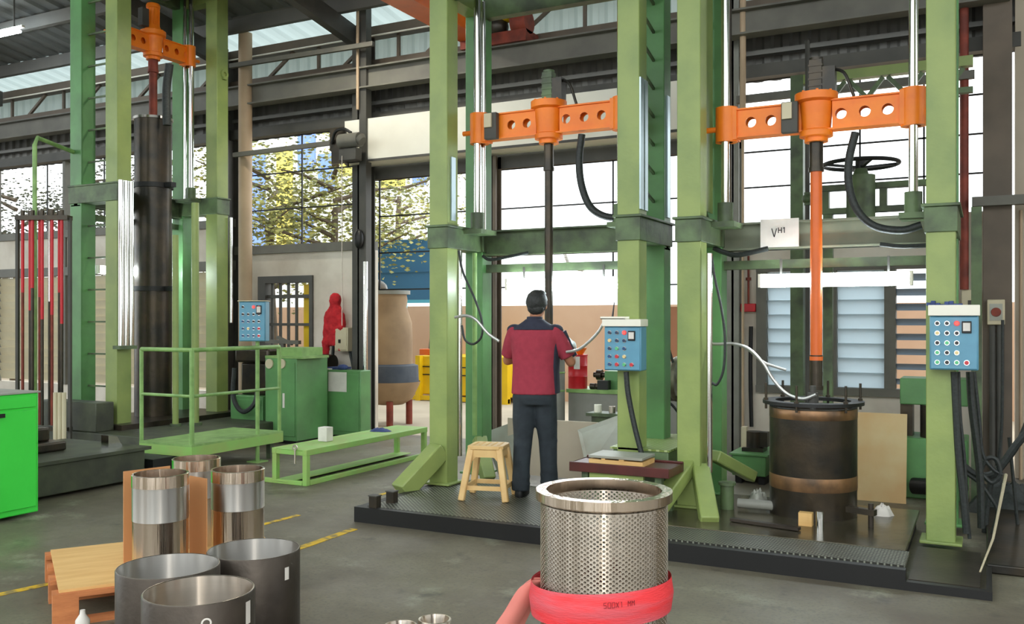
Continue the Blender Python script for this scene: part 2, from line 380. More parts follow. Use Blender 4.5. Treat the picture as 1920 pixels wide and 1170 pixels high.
# right bay wall
lx0, lx1 = atY(1424, 600, WY).x, atY(1790, 600, WY).x
lz0, lz1 = .79, 2.12
m = MB().box(XC, lx0, WY, WY+T, 0, 2.62).box(lx0, lx1, WY, WY+T, 0, lz0).box(lx0, lx1, WY, WY+T, lz1, 2.62).box(lx1, XD+.05, WY, WY+T, 0, 2.62)
struct('wall_back_right', m, 'wall')
m = MB().box(.25, 9, WY-.1, WY+T, 0, 5.5); struct('wall_right', m, 'wall_beige')
# far left bay
m = MB().box(-30, XA, WY, WY+T, 0, .45).box(-30, XA, WY, WY+T, 2.42, 2.92); struct('wall_left', m, 'wall')
m = MB().box(-30, XA, WY-.05, WY+T, 2.92, 3.04).box(-30, XA, WY-.05, WY+T, 2.28, 2.42)
for k in range(10): m.box(-29+k*1.9, -28.93+k*1.9, WY-.04, WY+.1, .45, 4.2)
struct('window_1', m, 'frame_grey')
def louvres(mb, x0, x1, z0, z1, n, ang, th=.006):
    h = (z1-z0)/n
    for k in range(n):
        zc = z0+(k+.5)*h; mb.box(x0, x1, WY+.06-h*.56, WY+.06+h*.56, zc-th/2, zc+th/2, rot=('X', ang))
m = MB(); 
for k in range(10): louvres(m, -28.9+k*1.9, -27.1+k*1.9, .5, 2.26, 13, math.radians(-72))
o = m.build('window_7', 'beige_box'); o['kind'] = 'structure'
# steel columns on the wall line
def hcol(x, y, w, d, z1, name, mt='brown_steel'):
    m = MB().box(x-w/2, x+w/2, y-d/2, y-d/2+.02, 0, z1).box(x-w/2, x+w/2, y+d/2-.02, y+d/2, 0, z1).box(x-.012, x+.012, y-d/2, y+d/2, 0, z1)
    m.box(x-w/2-.05, x+w/2+.05, y-d/2-.05, y+d/2+.05, 0, .02)
    struct(name, m, mt)
hcol(XA-.05, WY-.13, .22, .25, 5.5, 'trim_6', 'darkgrey')
hcol(XB, WY-.15, .2, .25, 5.5, 'trim_7', 'darkgrey')
hcol(atY(933, 500, WY).x, WY-.08, .12, .16, 3.6, 'trim_8', 'brown_steel')
hcol(atY(1380, 500, WY).x, WY-.08, .14, .16, 5.5, 'trim_9', 'grey')
m = MB().box(XD-.0, XD+.25, WY-.34, WY-.06, 0, 5.6); struct('trim_10', m, 'brown_steel', .005)
# head beams, girts and cladding above the openings
m = MB().box(-30, .3, WY-.12, WY+.06, 4.2, 4.34).box(XB, XC, WY-.02, WY+.1, 3.45, 3.64)
struct('trim_11', m, 'darkgrey')
def corrug(x0, x1, z0, z1, y, name, m, pitch=.2, amp=.03):
    xs = []; x = x0
    while x < x1: xs += [(x, 0), (x+pitch*.35, 0), (x+pitch*.5, amp), (x+pitch*.85, amp)]; x += pitch
    vs = [(a, y+b, z) for z in (z0, z1) for a, b in xs]; n = len(xs)
    mb = MB().add(vs, [(i, i+1, n+i+1, n+i) for i in range(n-1)]); return struct(name, mb, m)
corrug(-30, .3, 4.2, 4.98, WY+.1, 'wall_back_upper', 'galv_dark')
m = MB()
for z in (4.46, 4.72): m.box(-30, .3, WY-.06, WY+.06, z, z+.05)
struct('trim_12', m, 'galv_dark')
m = MB().box(-30, .3, WY-.1, WY+.05, 4.95, 5.06).box(-30, .3, WY-.14, WY+.05, 5.37, 5.5)
x = -29.5
while x < 0: m.bar((x, WY-.05, 5.06), (x+.45, WY-.05, 5.37), .04); m.bar((x+.9, WY-.05, 5.06), (x+.9, WY-.05, 5.37), .04); x += 1.35
x = -29
while x < 0: m.box(x, x+.07, WY-.1, WY+.02, 4.7, 4.95); x += 1.7
struct('trim_13', m, 'brown_steel')
corrug(-30, .3, 5.0, 5.42, WY+.16, 'window_2', 'clear_sheet')
m = MB().tube([(-30, WY-.17, 5.36), (.3, WY-.17, 5.36)], .012); struct('trim_14', m, 'white')
# roof: corrugated sheet sloping up from the back wall, purlins and beams below it
RZ, RS = 5.5, .17
def roof_z(y): return RZ+RS*(WY-y)
RY0 = -1.0
xs = []; x = -30
while x < 9: xs += [(x, 0), (x+.12, 0), (x+.16, .04), (x+.28, .04)]; x += .32
n = len(xs)
bands = [(WY+1.0, WY-.55, 'clear_sheet', 'ceiling_lit_strip'), (WY-.55, 6.9, 'galv', 'ceiling'), (6.9, 6.0, 'clear_sheet', 'window_4'), (6.0, 3.0, 'galv', 'ceiling_middle'), (3.0, 2.0, 'clear_sheet', 'window_5'), (2.0, RY0, 'galv', 'ceiling_front')]  # strip at the wall made translucent to read as lit roof underside
for ya, yb, mm, nm in bands:
    vs = [(a, y, roof_z(y)+.16+b) for y in (ya, yb) for a, b in xs]
    struct(nm, MB().add(vs, [(i, i+1, n+i+1, n+i) for i in range(n-1)]), mm)
m = MB(); y = WY-.62
while y > RY0: m.box(-30, 9, y-.03, y+.05, roof_z(y)-.04, roof_z(y)+.14); y -= 1.05
struct('trim_15', m, 'galv_dark')
m = MB()
for x in (-20.5, -15.2, -9.98, XB-.1, -2.43, .15):
    m.prism([(WY-.2, roof_z(WY-.2)-.3), (RY0, roof_z(RY0)-.3), (RY0, roof_z(RY0)-.05), (WY-.2, roof_z(WY-.2)-.05)], x-.06, x+.06, 'yz')
struct('trim_16', m, 'darkgrey')
# window over the left bay, over the door opening and over the right bay: thin dark bars
def grid(x0, x1, z0, z1, nx, nz, name, y=WY+.04, bw=.018):
    m = MB()
    for k in range(nx+1): x = x0+(x1-x0)*k/nx; m.box(x-bw/2, x+bw/2, y, y+.02, z0, z1)
    for k in range(nz+1): z = z0+(z1-z0)*k/nz; m.box(x0, x1, y, y+.02, z-bw/2, z+bw/2)
    return struct(name, m, 'black')
grid(XA+.06, XB-.1, wz+.12, 4.2, 2, 3, 'window_6')
grid(XC, 0.05, 2.62, 4.2, 4, 4, 'window_8')
grid(-30, XA-.1, 3.04, 4.2, 14, 1, 'window_9')
xm = atY(933, 500, WY).x
grid(XB+.12, xm, 1.95, 3.45, 2, 3, 'window_10')
grid(xm, XC, 1.95, 3.45, 2, 3, 'window_11')
# louvre windows
m = MB(); pa = atY(1558, 600, WY).x; pb = atY(1668, 600, WY).x
for a in (lx0, pa-.02, pb-.02, lx1-.05): m.box(a-.03, a+.08, WY-.03, WY+.12, lz0, lz1)
m.box(lx0-.03, lx1+.03, WY-.04, WY+.12, lz1-.05, lz1+.06).box(lx0-.03, lx1+.03, WY-.06, WY+.12, lz0-.05, lz0+.03)
struct('window_12', m, 'frame_grey')
m = MB(); louvres(m, lx0+.08, pa-.05, lz0+.03, lz1-.06, 8, math.radians(-70)); louvres(m, pa+.06, pb-.05, lz0+.03, lz1-.06, 8, math.radians(-74)); struct('window_13', m, 'louvre')
m = MB(); louvres(m, pb+.06, lx1-.03, lz0+.03, lz1-.06, 8, math.radians(-22)); struct('window_14', m, 'louvre_open')
# ---------------------------------------------------------------- outside yard
m = MB().box(-60, 30, WY, 60, -.25, -.02); struct('ground', m, 'ground_out')
m = MB().box(-40, 20, 16, 16.2, -.02, 1.81); struct('wall_boundary', m, 'pinkwall')
m = MB().box(-4.2, -2.2, 12.4, 12.55, -.02, 1.72)
solo('garden_wall', m, 'brick_orange', 'terracotta rendered screen wall in the yard behind the red pail', 'wall')
def corr_wall(x0, x1, y, z0, z1, name, mt, label):
    m = MB(); x = x0
    while x < x1: m.box(x, x+.12, y, y+.06, z0, z1).box(x+.12, x+.2, y+.03, y+.06, z0, z1); x += .2
    return solo(name, m, mt, label, 'fence')
a = atY(702, 500, 14).x; b = atY(812, 500, 14).x
m = MB().box(a-.1, b, 14, 14.08, 1.9, 2.9).box(a-.1, b, 14.03, 14.5, 2.85, 3.0)
m.box(a-.1, b, 13.98, 14.0, 2.4, 2.44).box(a-.05, a+.03, 14.08, 14.16, -.02, 3.0)
solo('blue_site_hoarding', m, 'blue_sheet', 'dark blue sheet hoarding outside beyond the roller door opening', 'hoarding')
m = MB().box(atY(757, 500, 15).x, atY(835, 500, 15).x, 15, 15.05, 1.86, 2.25)
m.box(atY(757, 500, 15).x, atY(757, 500, 15).x+.05, 15, 15.05, -.02, 1.9).box(atY(835, 500, 15).x-.05, atY(835, 500, 15).x, 15, 15.05, -.02, 1.9)
solo('pale_blue_board', m, 'blue_tarp', 'pale blue board above the pink boundary wall outside', 'board')
# building with coloured panels far behind
YB = 26.0
bx0, bx1 = atY(452, 400, YB).x, atY(806, 400, YB).x
t = thing('panelled_building', 'distant white building with blue and yellow panels behind the trees', 'building', ((bx0+bx1)/2, YB, -.02))
MB().box(bx0, bx1, YB, YB+5, -.02, 9).build('wall', 'bld_white', t, world=True)
for (xa, xb_, ya, yb, mm) in ((468, 498, 290, 470, 'bld_blue'), (520, 549, 280, 465, 'bld_yellow'), (553, 588, 400, 470, 'bld_blue'), (560, 592, 255, 320, 'bld_blue'), (598, 628, 290, 360, 'bld_blue'), (640, 668, 300, 330, 'bld_yellow'), (715, 760, 318, 352, 'bld_yellow'), (775, 800, 318, 348, 'bld_blue')):
    MB().box(atY(xa, 400, YB).x, atY(xb_, 400, YB).x, YB-.06, YB, atY(xa, yb, YB).z, atY(xa, ya, YB).z).build('facade_panel', mm, t, world=True)
def tree(loc, h, seed, label, lm='leaf', spread=1.8, n=1500, base=.35):
    rnd = random.Random(seed); t = thing('broadleaf_tree', label, 'tree', loc)
    m = MB(); tips = []
    m.tube([(0, 0, 0), (.05, 0, h*.25), (-.04, .05, h*.5), (.05, 0, h*.75)], [.14, .12, .09, .05], 8)
    for k in range(11):
        a = rnd.random()*2*PI; z = h*(.46+.045*k); L = spread*(.6+.5*rnd.random())
        p1 = Vector((math.cos(a)*L*.5, math.sin(a)*L*.4, z+.25)); p2 = Vector((math.cos(a+.3)*L, math.sin(a+.3)*L*.7, z+.3+.4*rnd.random()))
        m.tube([(0, 0, z), p1, p2], [.05, .03, .012], 6); tips += [p1, p2, (p1+p2)/2]
    m.build('trunk', 'bark', t)
    f = MB()
    for k in range(n):
        c = rnd.choice(tips)+Vector((rnd.gauss(0, .34), rnd.gauss(0, .34), rnd.gauss(.05, .3)))
        d = Vector((rnd.gauss(0, 1), rnd.gauss(0, 1), rnd.gauss(0, .6))).normalized(); x, y = basis(d); s = .028+.035*rnd.random()
        f.add([c-x*s, c+y*s*.45+d*.01, c+x*s, c-y*s*.45+d*.01], [(0, 1, 2, 3)])
    f.build('foliage', lm, t, fixn=False)
tree((atY(505, 500, 13.1).x, 13.1, -.02), 4.6, 3, 'leafy tree left of the roller door motor, seen through the window bars', n=4200)
tree((atY(625, 500, 13.4).x, 13.4, -.02), 4.8, 5, 'leafy tree seen directly behind the roller door motor', n=4200)
tree((atY(745, 500, 19.2).x, 19.2, -.02), 6.2, 8, 'tall leafy tree beyond the blue hoarding outside', n=3600, spread=2.2)
tree((atY(30, 500, 13).x, 13, -.02), 4.6, 11, 'dark leafy tree outside the far left windows, furthest left', 'leaf2', 2.0, n=3600)
tree((atY(120, 500, 14.2).x, 14.2, -.02), 5.0, 12, 'dark leafy tree outside the far left windows, beside the tall tooling machine', 'leaf2', 2.0, n=3600)

# runway beam that carries the crane, and added unseen walls, gapped to stripe steel reflections
m = MB().box(-30, .2, WY-.5, WY-.3, 4.84, 4.86).box(-30, .2, WY-.41, WY-.39, 4.6, 4.84).box(-30, .2, WY-.5, WY-.3, 4.58, 4.6)
struct('trim_17', m, 'frame_grey')
m = MB()
for a, b in ((-30, -12.5), (-9, -5.2), (-3.4, -2.2), (.9, 3.2), (6, 9)): m.box(a, b, -8.2, -8, 0, 4.6)
for x in (-10.8, -4.3, -.7, 4.5): m.box(x-.12, x+.12, -8.2, -8, 0, 4.6)
m.box(-30, 9, -8.2, -8, 3.6, 4.6)
struct('wall_unseen_front', m, 'wall_beige')
m = MB().box(9, 9.2, -8, WY, 0, 1.2).box(9, 9.2, -8, WY, 3.2, 4.6)
for k in range(8): m.box(9, 9.2, -8+k*2.5, -7.2+k*2.5, 1.2, 3.2)
struct('wall_unseen_side', m, 'wall_beige')
# ================================================================ HONING MACHINES
def part(mb, name, m, parent, bevel=0, label=None):
    o = mb.build(name, m, parent, bevel=bevel)
    if label: o['label'] = label
    return o
def column(t, x, y, w, z0, z1, strip=None, mm='green'):
    c = MB(); h = w/2; k = .02
    c.box(x-h, x+h, y-h, y+h, z0, z1).box(x-h-.04, x+h+.04, y-h-.04, y+h+.04, z0, z0+.02)
    o = part(c, 'column', mm, t, .006)
    if strip:
        for (sx, sy, za, zb) in strip:
            MB().box(x+sx*(h)+(-.001 if sx > 0 else -.012), x+sx*h+(.012 if sx > 0 else .001), y+sy-.035, y+sy+.035, za, zb).build('steel_strip', 'steel_strip', o)
    return o
def machine(name_label, loc, rz, S, H, xb, zc, ladder, cols, zf=(.12,)*4, hl=(-.34, -.19), vb=-.51, rodx=.19, beam_hi=None, mot='green_dirty', spindle=None, w=.18, D=.31):
    t = thing('honing_machine', name_label, 'machine', loc, rz, None)
    for i, (sx, sy) in enumerate(((-1, -1), (1, -1), (-1, 1), (1, 1))):
        column(t, sx*S, sy*D, w, zf[i], H, cols.get(i), 'green' if sy < 0 else 'green2')
    # side members joining front and rear columns
    for sx in (-1, 1):
        part(MB().box(sx*S-w/2-.012, sx*S+w/2+.012, -D-w/2-.014, D+w/2+.014, xb[0]+.03, xb[1]-.02).box(sx*S-.12, sx*S+.12, -D-w/2-.03, D+w/2+.03, xb[1]-.02, xb[1]), 'side_member', 'green_dirty', t, .004)
        part(MB().box(sx*S-.08, sx*S+.08, -D, D, H-.16, H), 'top_side_member', 'green', t)
    # long cross beam behind
    part(MB().box(-S-w/2, S+w/2, D-.03, D+.03, xb[0], xb[1]).box(-S-w/2, S+w/2, D-.08, D+.08, xb[0], xb[0]+.015).box(-S-w/2, S+w/2, D-.08, D+.08, xb[1]-.015, xb[1]), 'cross_beam', 'olive_grey' if mot == 'black_metal' else 'green_dirty', t)
    part(MB().box(-S, S, D-.02, D+.06, xb[0]-.15, xb[0]-.08), 'lower_rail', 'green_dirty', t)
    for yy in (-D, D) if beam_hi is None else (D,):
        part(MB().box(-S, S, yy-.05, yy+.05, H-.18, H), 'top_beam', 'green_dirty', t)
    # ladder rungs
    if ladder:
        sx, n, z0, z1, diag = ladder
        for k in range(n):
            z = z0+(z1-z0)*k/(n-1)
            part(MB().bar((sx*S, -D+w/2, z), (sx*S, D-w/2, z-diag), .02), 'rung', 'green_dirty', t)
    # guide rods, two a side
    rx = S-rodx
    for sx in (-1, 1):
        for dy, r in ((-.05, .032), (.06, .022)):
            part(MB().cyl((sx*rx, dy, xb[1]-.05), (sx*rx, dy, H-.1), r, n=20), 'guide_rod', 'chrome' if (mot != 'black_metal' or dy < 0) else 'black_metal', t)
        part(MB().cyl((sx*rx, -.05, xb[1]-.02), (sx*rx, -.05, xb[1]+.13), .06, n=20).box(sx*rx-.09, sx*rx+.09, -.14, .14, xb[1]-.06, xb[1]-.02), 'rod_foot', 'green_dirty', t)
    # crosshead: beam with round holes, sleeves and hub
    z0, z1 = zc-.1, zc+.1
    c = MB()
    for y in (-.045, .035):
        c.holeplate(-rx+.05, -.1, z0, z1, y, y+.01, [(h_, zc, .04) for h_ in hl])
        c.holeplate(.12, rx-.05, z0, z1, y, y+.01, [(h_, zc, .04) for h_ in (.18, .345, .5)])
    for a, b in ((-rx, -.08), (.08, rx)): c.box(a, b, -.062, .062, z0-.012, z0).box(a, b, -.062, .062, z1, z1+.012)
    ch = part(c, 'crosshead', 'orange', t)
    for sx in (-1, 1):
        s = MB().lathe([(.05, zc-.135), (.085, zc-.135), (.085, zc+.135), (.05, zc+.135)], (sx*rx, -.01, 0), 28)
        s.box(sx*rx-sx*.06-.03, sx*rx-sx*.06+.03, -.07, .07, zc-.125, zc+.125)
        s.cyl((sx*rx+sx*.07, -.02, zc-.03), (sx*rx+sx*.16, -.02, zc-.03), .022)
        s.build('sleeve', 'orange', ch)
    hb = MB().lathe([(.0, zc+.17), (.155, zc+.17), (.155, zc+.115), (.12, zc+.1), (.105, zc-.1), (.12, zc-.11), (.12, zc-.15), (.085, zc-.155), (.085, zc-.19), (0, zc-.19)], (0, 0, 0), 32)
    for k in range(8):
        a = k*PI/4+.2; hb.cyl((.135*math.cos(a), .135*math.sin(a), zc+.17), (.135*math.cos(a), .135*math.sin(a), zc+.182), .01, n=6)
    hb.build('hub', 'orange', ch)
    # drive motor on the hub
    if mot == 'orange':
        q = MB().lathe([(0, zc+.52), (.075, zc+.52), (.085, zc+.5), (.085, zc+.47), (.07, zc+.46), (.07, zc+.26), (.1, zc+.2), (.11, zc+.17)], (0, 0, 0), 24)
        for k in range(6):
            a = k*PI/3; q.box(.068*math.cos(a)-.01, .068*math.cos(a)+.01, .068*math.sin(a)-.01, .068*math.sin(a)+.01, zc+.2, zc+.47)
        q.build('motor', 'orange', ch)
        MB().box(-.2, -.1, -.04, .04, zc+.2, zc+.42).build('junction_box', 'darkgrey', ch)
    else:
        q = MB().box(-.045, .045, -.045, .045, zc+.17, zc+.42).cyl((0, 0, zc+.42), (0, 0, zc+.44), .05, n=12)
        for k in range(4): q.box(-.05, .05, -.05, .05, zc+.22+k*.05, zc+.235+k*.05)
        q.build('motor', mot, ch)
        MB().box(.05, .14, -.05, .05, zc+.17, zc+.36).tube(curve([(.1, 0, zc+.35), (.2, -.02, zc+.3), (.27, -.03, zc+.12)]), .012).build('gearbox', 'black_metal', ch)
    bx = vb
    if mot != 'orange':
        MB().box(bx-.06, bx+.06, -.12, -.062, zc-.12, zc+.11).build('valve_block', 'darkgrey', ch, bevel=.006)
        MB().box(bx-.05, bx+.02, -.14, -.12, zc-.02, zc+.1).build('name_plate', 'beige_box', ch)
    # spindle
    if spindle:
        first = None
        for k, (za, zb, r, mm) in enumerate(spindle):
            o = part(MB().cyl((0, 0, za), (0, 0, zb), r, n=24).cyl((0, 0, zb-.0), (0, 0, zb-.03), r*1.12, n=24), 'spindle' if k == 1 else ('spindle_coupling' if k == 0 else 'tool_head'), mm, t)
    return t, ch, rx
YC = 7.15
xb = (2.12, 2.36)
cA = {0: [(1, 0, 2.4, 2.95)], 1: [(1, -.05, 2.4, 3.42), (1, .05, 2.4, 3.42)], 3: [(1, 0, 2.4, 3.42)]}
tA, chA, rxA = machine('green four-column honing machine in front of the roller door, with the worker at it', (-3.335, YC, 0), 0, .865, 4.5, (2.13, 2.36), 3.24, (1, 8, 2.65, 4.3, .12), cA, spindle=[(3.06, 2.85, .042, 'black_metal'), (2.87, 1.32, .036, 'black_metal')])
tB, chB, rxB = machine('green four-column honing machine at the far right, with the black drum under its orange spindle', (-1.13, YC, 0), 0, .86, 4.5, (2.1, 2.32), 3.06, (-1, 6, 2.6, 4.2, .3), {}, mot='black_metal', hl=(-.476, -.326), vb=-.175, zf=(.13, .05, .13, .05), spindle=[(2.88, 2.68, .05, 'black_metal'), (2.7, 1.27, .043, 'orange_pipe'), (1.28, 1.05, .046, 'black_metal')])
# sheet covers on the inner faces of the ladder side
part(MB().box(-.84-.0, -.84+.004, -.2, .2, 2.4, 4.3), 'cover_sheet', 'green', tB)
zC = 5.02
tC, chC, rxC = machine('tall green honing machine on the left with chrome covers and the long black tube', (-9.385, 8.265, 0), PI/2, .78, 5.9, (2.9, 3.15), zC, (-1, 13, .75, 5.35, 0), {1: [(1, -.03, 1.3, 3.1)]}, mot='orange', spindle=[(4.85, 4.7, .06, 'rust'), (4.72, 3.9, .05, 'rust')], w=.2, beam_hi=1, rodx=.2, zf=(.27,)*4, vb=-.45)
# chrome telescopic cover in front of the near front column of the tall machine
for k, dy in enumerate((-.90, -.83, -.76)):
    part(MB().cyl((dy+.02, -.475, 1.24), (dy+.02, -.475, 3.16), .03, n=20), 'cover_tube', 'chrome', tC)
part(MB().box(-.95, -.70, -.53, -.42, 1.2, 1.24), 'cover_shoe', 'green_dirty', tC)
part(MB().cyl((.9, -.44, 1.5), (.9, -.44, 2.9), .022), 'cover_tube', 'chrome', tC)
# lifting lug on the far front column
part(MB().lathe([(.03, -.01), (.06, -.01), (.06, .01), (.03, .01), (.03, -.01)], (.80, -.425, 4.79), 20, axis='y').box(.77, .83, -.44, -.41, 4.72, 4.75), 'lifting_lug', 'green', tC)
# inner green tubes of the tall machine
for (px, z0, z1, X) in ((329, .3, 2.75, -9.0), (318, .3, 1.6, -9.0)):
    pass
# flexible drag hoses on the crossheads
def drag(pts, r, parent, seg=7):
    p = curve(pts, seg); m = MB().tube(p, r, 10); o = m.build('drag_hose', 'rubber', parent, world=True); q = MB()
    for i in range(2, len(p)-1, 1):
        d = (p[i+1]-p[i-1]).normalized() if i+1 < len(p) else (p[i]-p[i-1]).normalized()
        q.cyl(p[i]-d*.008, p[i]+d*.008, r*1.18, n=10)
    q.build('hose_rib', 'hose' if r > .03 else 'darkgrey', o)
drag([atY(x, y, YC-.02) for x, y in ((1091, 252), (1086, 300), (1090, 345), (1105, 385), (1130, 404), (1165, 410))], .031, tA)
drag([atY(x, y, YC-.05) for x, y in ((1604, 248), (1592, 300), (1592, 350), (1608, 395), (1640, 424), (1690, 432), (1728, 422))], .029, tB, 5)
drag([atY(x, y, YC+1) for x, y in ((318, 120), (312, 170), (313, 235))], .05, tC, 5)
# diagonal feet of the columns
def foot(parent, top, bot, w=.13):
    t_, b_ = Vector(top), Vector(bot)
    MB().bar(t_, b_, w, w*.9).build('splayed_foot', 'green', parent, world=True, bevel=.012)
foot(tA, (-4.2, 6.78, .42), (-4.36, 6.42, .1), .17); foot(tA, (-4.16, 7.4, .45), (-3.98, 7.25, .1), .12)
foot(tB, (-2.0, 6.8, .45), (-2.12, 6.2, .12), .12); foot(tB, (-1.92, 6.82, .42), (-1.72, 6.35, .12), .13); foot(tB, (-1.86, 7.0, .5), (-1.65, 7.35, .3), .1)
# ---------------------------------------------------------------- working lights
def lamp(loc, L, rz, label, drop=.1, on=True, hood=True):
    t = thing('fluorescent_light', label, 'light', loc, rz, None)
    m = MB()
    if hood: m.box(-L/2, L/2, -.005, .04, -.05, .055).box(-L/2, -L/2+.02, -.055, 0, -.05, .055).box(L/2-.02, L/2, -.055, 0, -.05, .055)
    else: m.box(-L/2, L/2, -.025, .025, .03, .06)
    m.build('housing', 'white', t)
    for z in (-.03, .028): MB().cyl((-L/2+.02, -.03, z), (L/2-.02, -.03, z), .019, n=12).build('tube', 'lamp_on', t)  # second tube stacked to give the height of the lamp's glare
    for x in (-L*.35, L*.35): MB().box(x-.008, x+.008, -.008, .008, .04, .04+drop).build('hanger', 'darkgrey', t)
    return t
a, b = atY(952, 522, 7.42), atY(1166, 522, 7.42)
lamp(((a.x+b.x)/2, 7.42, 1.86), b.x-a.x, 0, 'lit fluorescent light hanging behind the worker under the middle machine cross beam', .12)
a, b = atY(1424, 523, 7.3), atY(1712, 523, 7.3)
lamp(((a.x+b.x)/2, 7.3, 1.845), b.x-a.x, 0, 'lit fluorescent light hanging above the black drum', .13)
lamp((-9.8, 8.3, 2.16), 1.1, PI/2, 'lit fluorescent light inside the tall left machine', .7)
p = atY(-12, 68, 8.2); lamp((p.x, p.y, p.z), 1.3, 0, 'lit fluorescent tube high up at the top left corner', .9, hood=False)
def fill_lamp(loc, tilt, label):  # unseen lamps added to brighten the shutter box and the foreground
    t = thing('added_fill_lamp', label, 'light', loc, 0, None)
    MB().lathe([(.06, .3), (.1, .25), (.22, 0), (.215, 0), (.095, .24), (.0, .25)], n=28).build('reflector', 'white', t)
    MB().cyl((0, 0, .3), (0, 0, .5), .09).cyl((0, 0, .5), (0, 0, .62), .012).build('ballast', 'darkgrey', t)
    MB().sphere((0, 0, .1), .07).build('bulb', 'lamp_fill', t)
    return t
fill_lamp((-7.0, 8.5, 5.46), 0, 'added unseen fill lamp above the left end of the white roller shutter box')
fill_lamp((.1, -.6, 4.3), 0, 'added unseen fill lamp hanging over the foreground cylinders')
# ---------------------------------------------------------------- control panels
def panel(loc, rz, w, h, d, label, scheme, cover, cable=True):
    t = thing('control_panel', label, 'control box', loc, rz, None)
    MB().box(-w/2, w/2, 0, d, 0, h).build('housing', 'blue_box', t, bevel=.008)
    MB().box(-w/2+.008, w/2-.008, -.008, 0, .008, h-.008).build('front_plate', 'blue_box', t, bevel=.003)
    cols = [.15, .42, .66, .9]; xs = [-w/2+w*c for c in (.16, .36, .56, .76)]
    base = None
    for r, row in enumerate(scheme):
        z = h*(.86-.18*r)
        for c_, k in enumerate(row):
            if k == ' ': continue
            mm = {'k': 'but_black', 'b': 'but_blue', 'g': 'but_green', 'r': 'but_red', 'c': 'but_cream', 'L': 'led_red', 'n': 'but_dark'}[k]
            rr = .0135 if k in 'Lr' else .012
            m = MB().lathe([(0, -.012), (rr, -.012), (rr, .0)], (xs[c_], -.01, z), 14, axis='y')
            o = m.build('push_button' if k != 'L' else 'indicator_lamp', mm, t)
            MB().lathe([(rr, -.002), (rr+.004, -.002), (rr+.004, .002)], (xs[c_], -.008, z), 14, axis='y').build('bezel', 'chrome' if k != 'L' else 'but_red', o)
    o = MB().box(xs[3]-.028, xs[3]+.028, -.02, 0, h*.68, h*.9).build('timer', 'black', t, bevel=.003)
    MB().box(xs[3]-.021, xs[3]+.021, -.023, -.02, h*.72, h*.87).build('timer_face', 'paper', o)
    MB().box(-w/2-.008, w/2+.008, -.03, d+.01, h, h+cover).build('rain_cover', 'white' if cover > .03 else 'beige_box', t, bevel=.004)
    return t
pw = atY(1133, 640, 6.62), atY(1202, 640, 6.62)
zt, zb = atY(1167, 612, 6.62).z, atY(1167, 695, 6.62).z
panel(((pw[0].x+pw[1].x)/2, 6.62, zb), 0, pw[1].x-pw[0].x, zt-zb, .13, 'blue push-button control box beside the worker, with a beige top cover', ['nnL ', 'cnn ', 'ngb ', 'brc ', 'brgr'], .055)
pw = atY(1743, 640, 6.62), atY(1835, 640, 6.62)
zt, zb = atY(1790, 592, 6.62).z, atY(1790, 694, 6.62).z
panel(((pw[0].x+pw[1].x)/2, 6.62, zb), 0, pw[1].x-pw[0].x, zt-zb, .13, 'blue push-button control box at the far right, under a bright white top cover', ['kkL ', 'ckk ', 'kgk ', 'gkc ', 'gkgr'], .07)
p = atD(473, 640, 9.9)
panel((p.x, p.y, p.z), math.radians(25), .29, .43, .14, 'small pale blue control box at the end of the green platform railing', ['k Lr', 'kkkk', 'bbkk', 'bcbr', 'bbbr'], .01)
o = thing('support_post', 'thin green post holding up the small pale blue control box', 'post', (p.x, p.y, 0)); MB().cyl((0, .08, 0), (0, .08, p.z), .022).build('tube', 'rail', o); MB().box(-.08, .08, 0, .16, 0, .012).build('base_plate', 'rail', o)
# blue cloth and blue bits on top of right panel
m = MB()
for k in range(8): m.box(-.11+k*.027, -.085+k*.027, -.05, .05, 0, .02+.012*math.sin(k*1.7))
p = atY(1772, 573, 6.7); m.v = [v+p for v in m.v]; solo('folded_cloth', m, 'blue_dark', 'dark blue folded cloth lying on the far right control box', 'cloth')
# tray with a screwdriver on the middle box
p = atY(1162, 597, 6.66)
t = thing('tool_tray', 'small white tray with a tool on top of the worker-side control box', 'tray', (p.x, p.y, p.z-.006))
MB().box(-.14, .06, -.05, .05, 0, .006).box(-.14, .06, -.05, -.045, 0, .02).box(-.14, .06, .045, .05, 0, .02).build('tray', 'white', t)
MB().tube([(-.06, 0, .01), (-.045, 0, .13)], [.009, .004]).build('screwdriver', 'but_black', t)
# ---------------------------------------------------------------- workpieces in the machines
p = atZ(1536, 985, .13); cx_, cy_ = -1.13, 7.0
t = thing('steel_drum', 'large black steel cylinder with flanged top standing under the orange spindle', 'workpiece', (cx_, cy_, .13))
R = .305; Hh = .80
MB().lathe([(R, 0), (R, .18), (R+.002, .19), (R+.002, Hh-.02), (R-.03, Hh-.02), (R-.03, .02), (0, .02)], n=64).build('shell', 'black_metal', t)
MB().lathe([(R+.0, .19), (R+.0035, .2), (R+.0035, .29), (R, .3)], n=64).build('worn_band', 'stain', t)
MB().lathe([(R+.0, .7), (R+.0035, .705), (R+.0035, .77), (R, .775)], n=64).build('worn_band', 'stain', t)
MB().lathe([(R-.04, Hh+.0), (R+.05, Hh+.0), (R+.05, Hh+.025), (R-.04, Hh+.025), (R-.04, Hh)], n=64).build('flange', 'black', t)
for k in range(6):
    a = k*PI/3+.35; MB().cyl((.335*math.cos(a), .335*math.sin(a), Hh-.04), (.335*math.cos(a), .335*math.sin(a), Hh+.15), .009).cyl((.335*math.cos(a), .335*math.sin(a), Hh+.025), (.335*math.cos(a), .335*math.sin(a), Hh+.04), .018, n=6).build('stud', 'black_metal', t)
MB().cyl((0, 0, Hh+.13), (0, 0, .3), .022).cyl((0, 0, Hh+.08), (0, 0, Hh), .04).build('honing_mandrel', 'darkgrey', t)
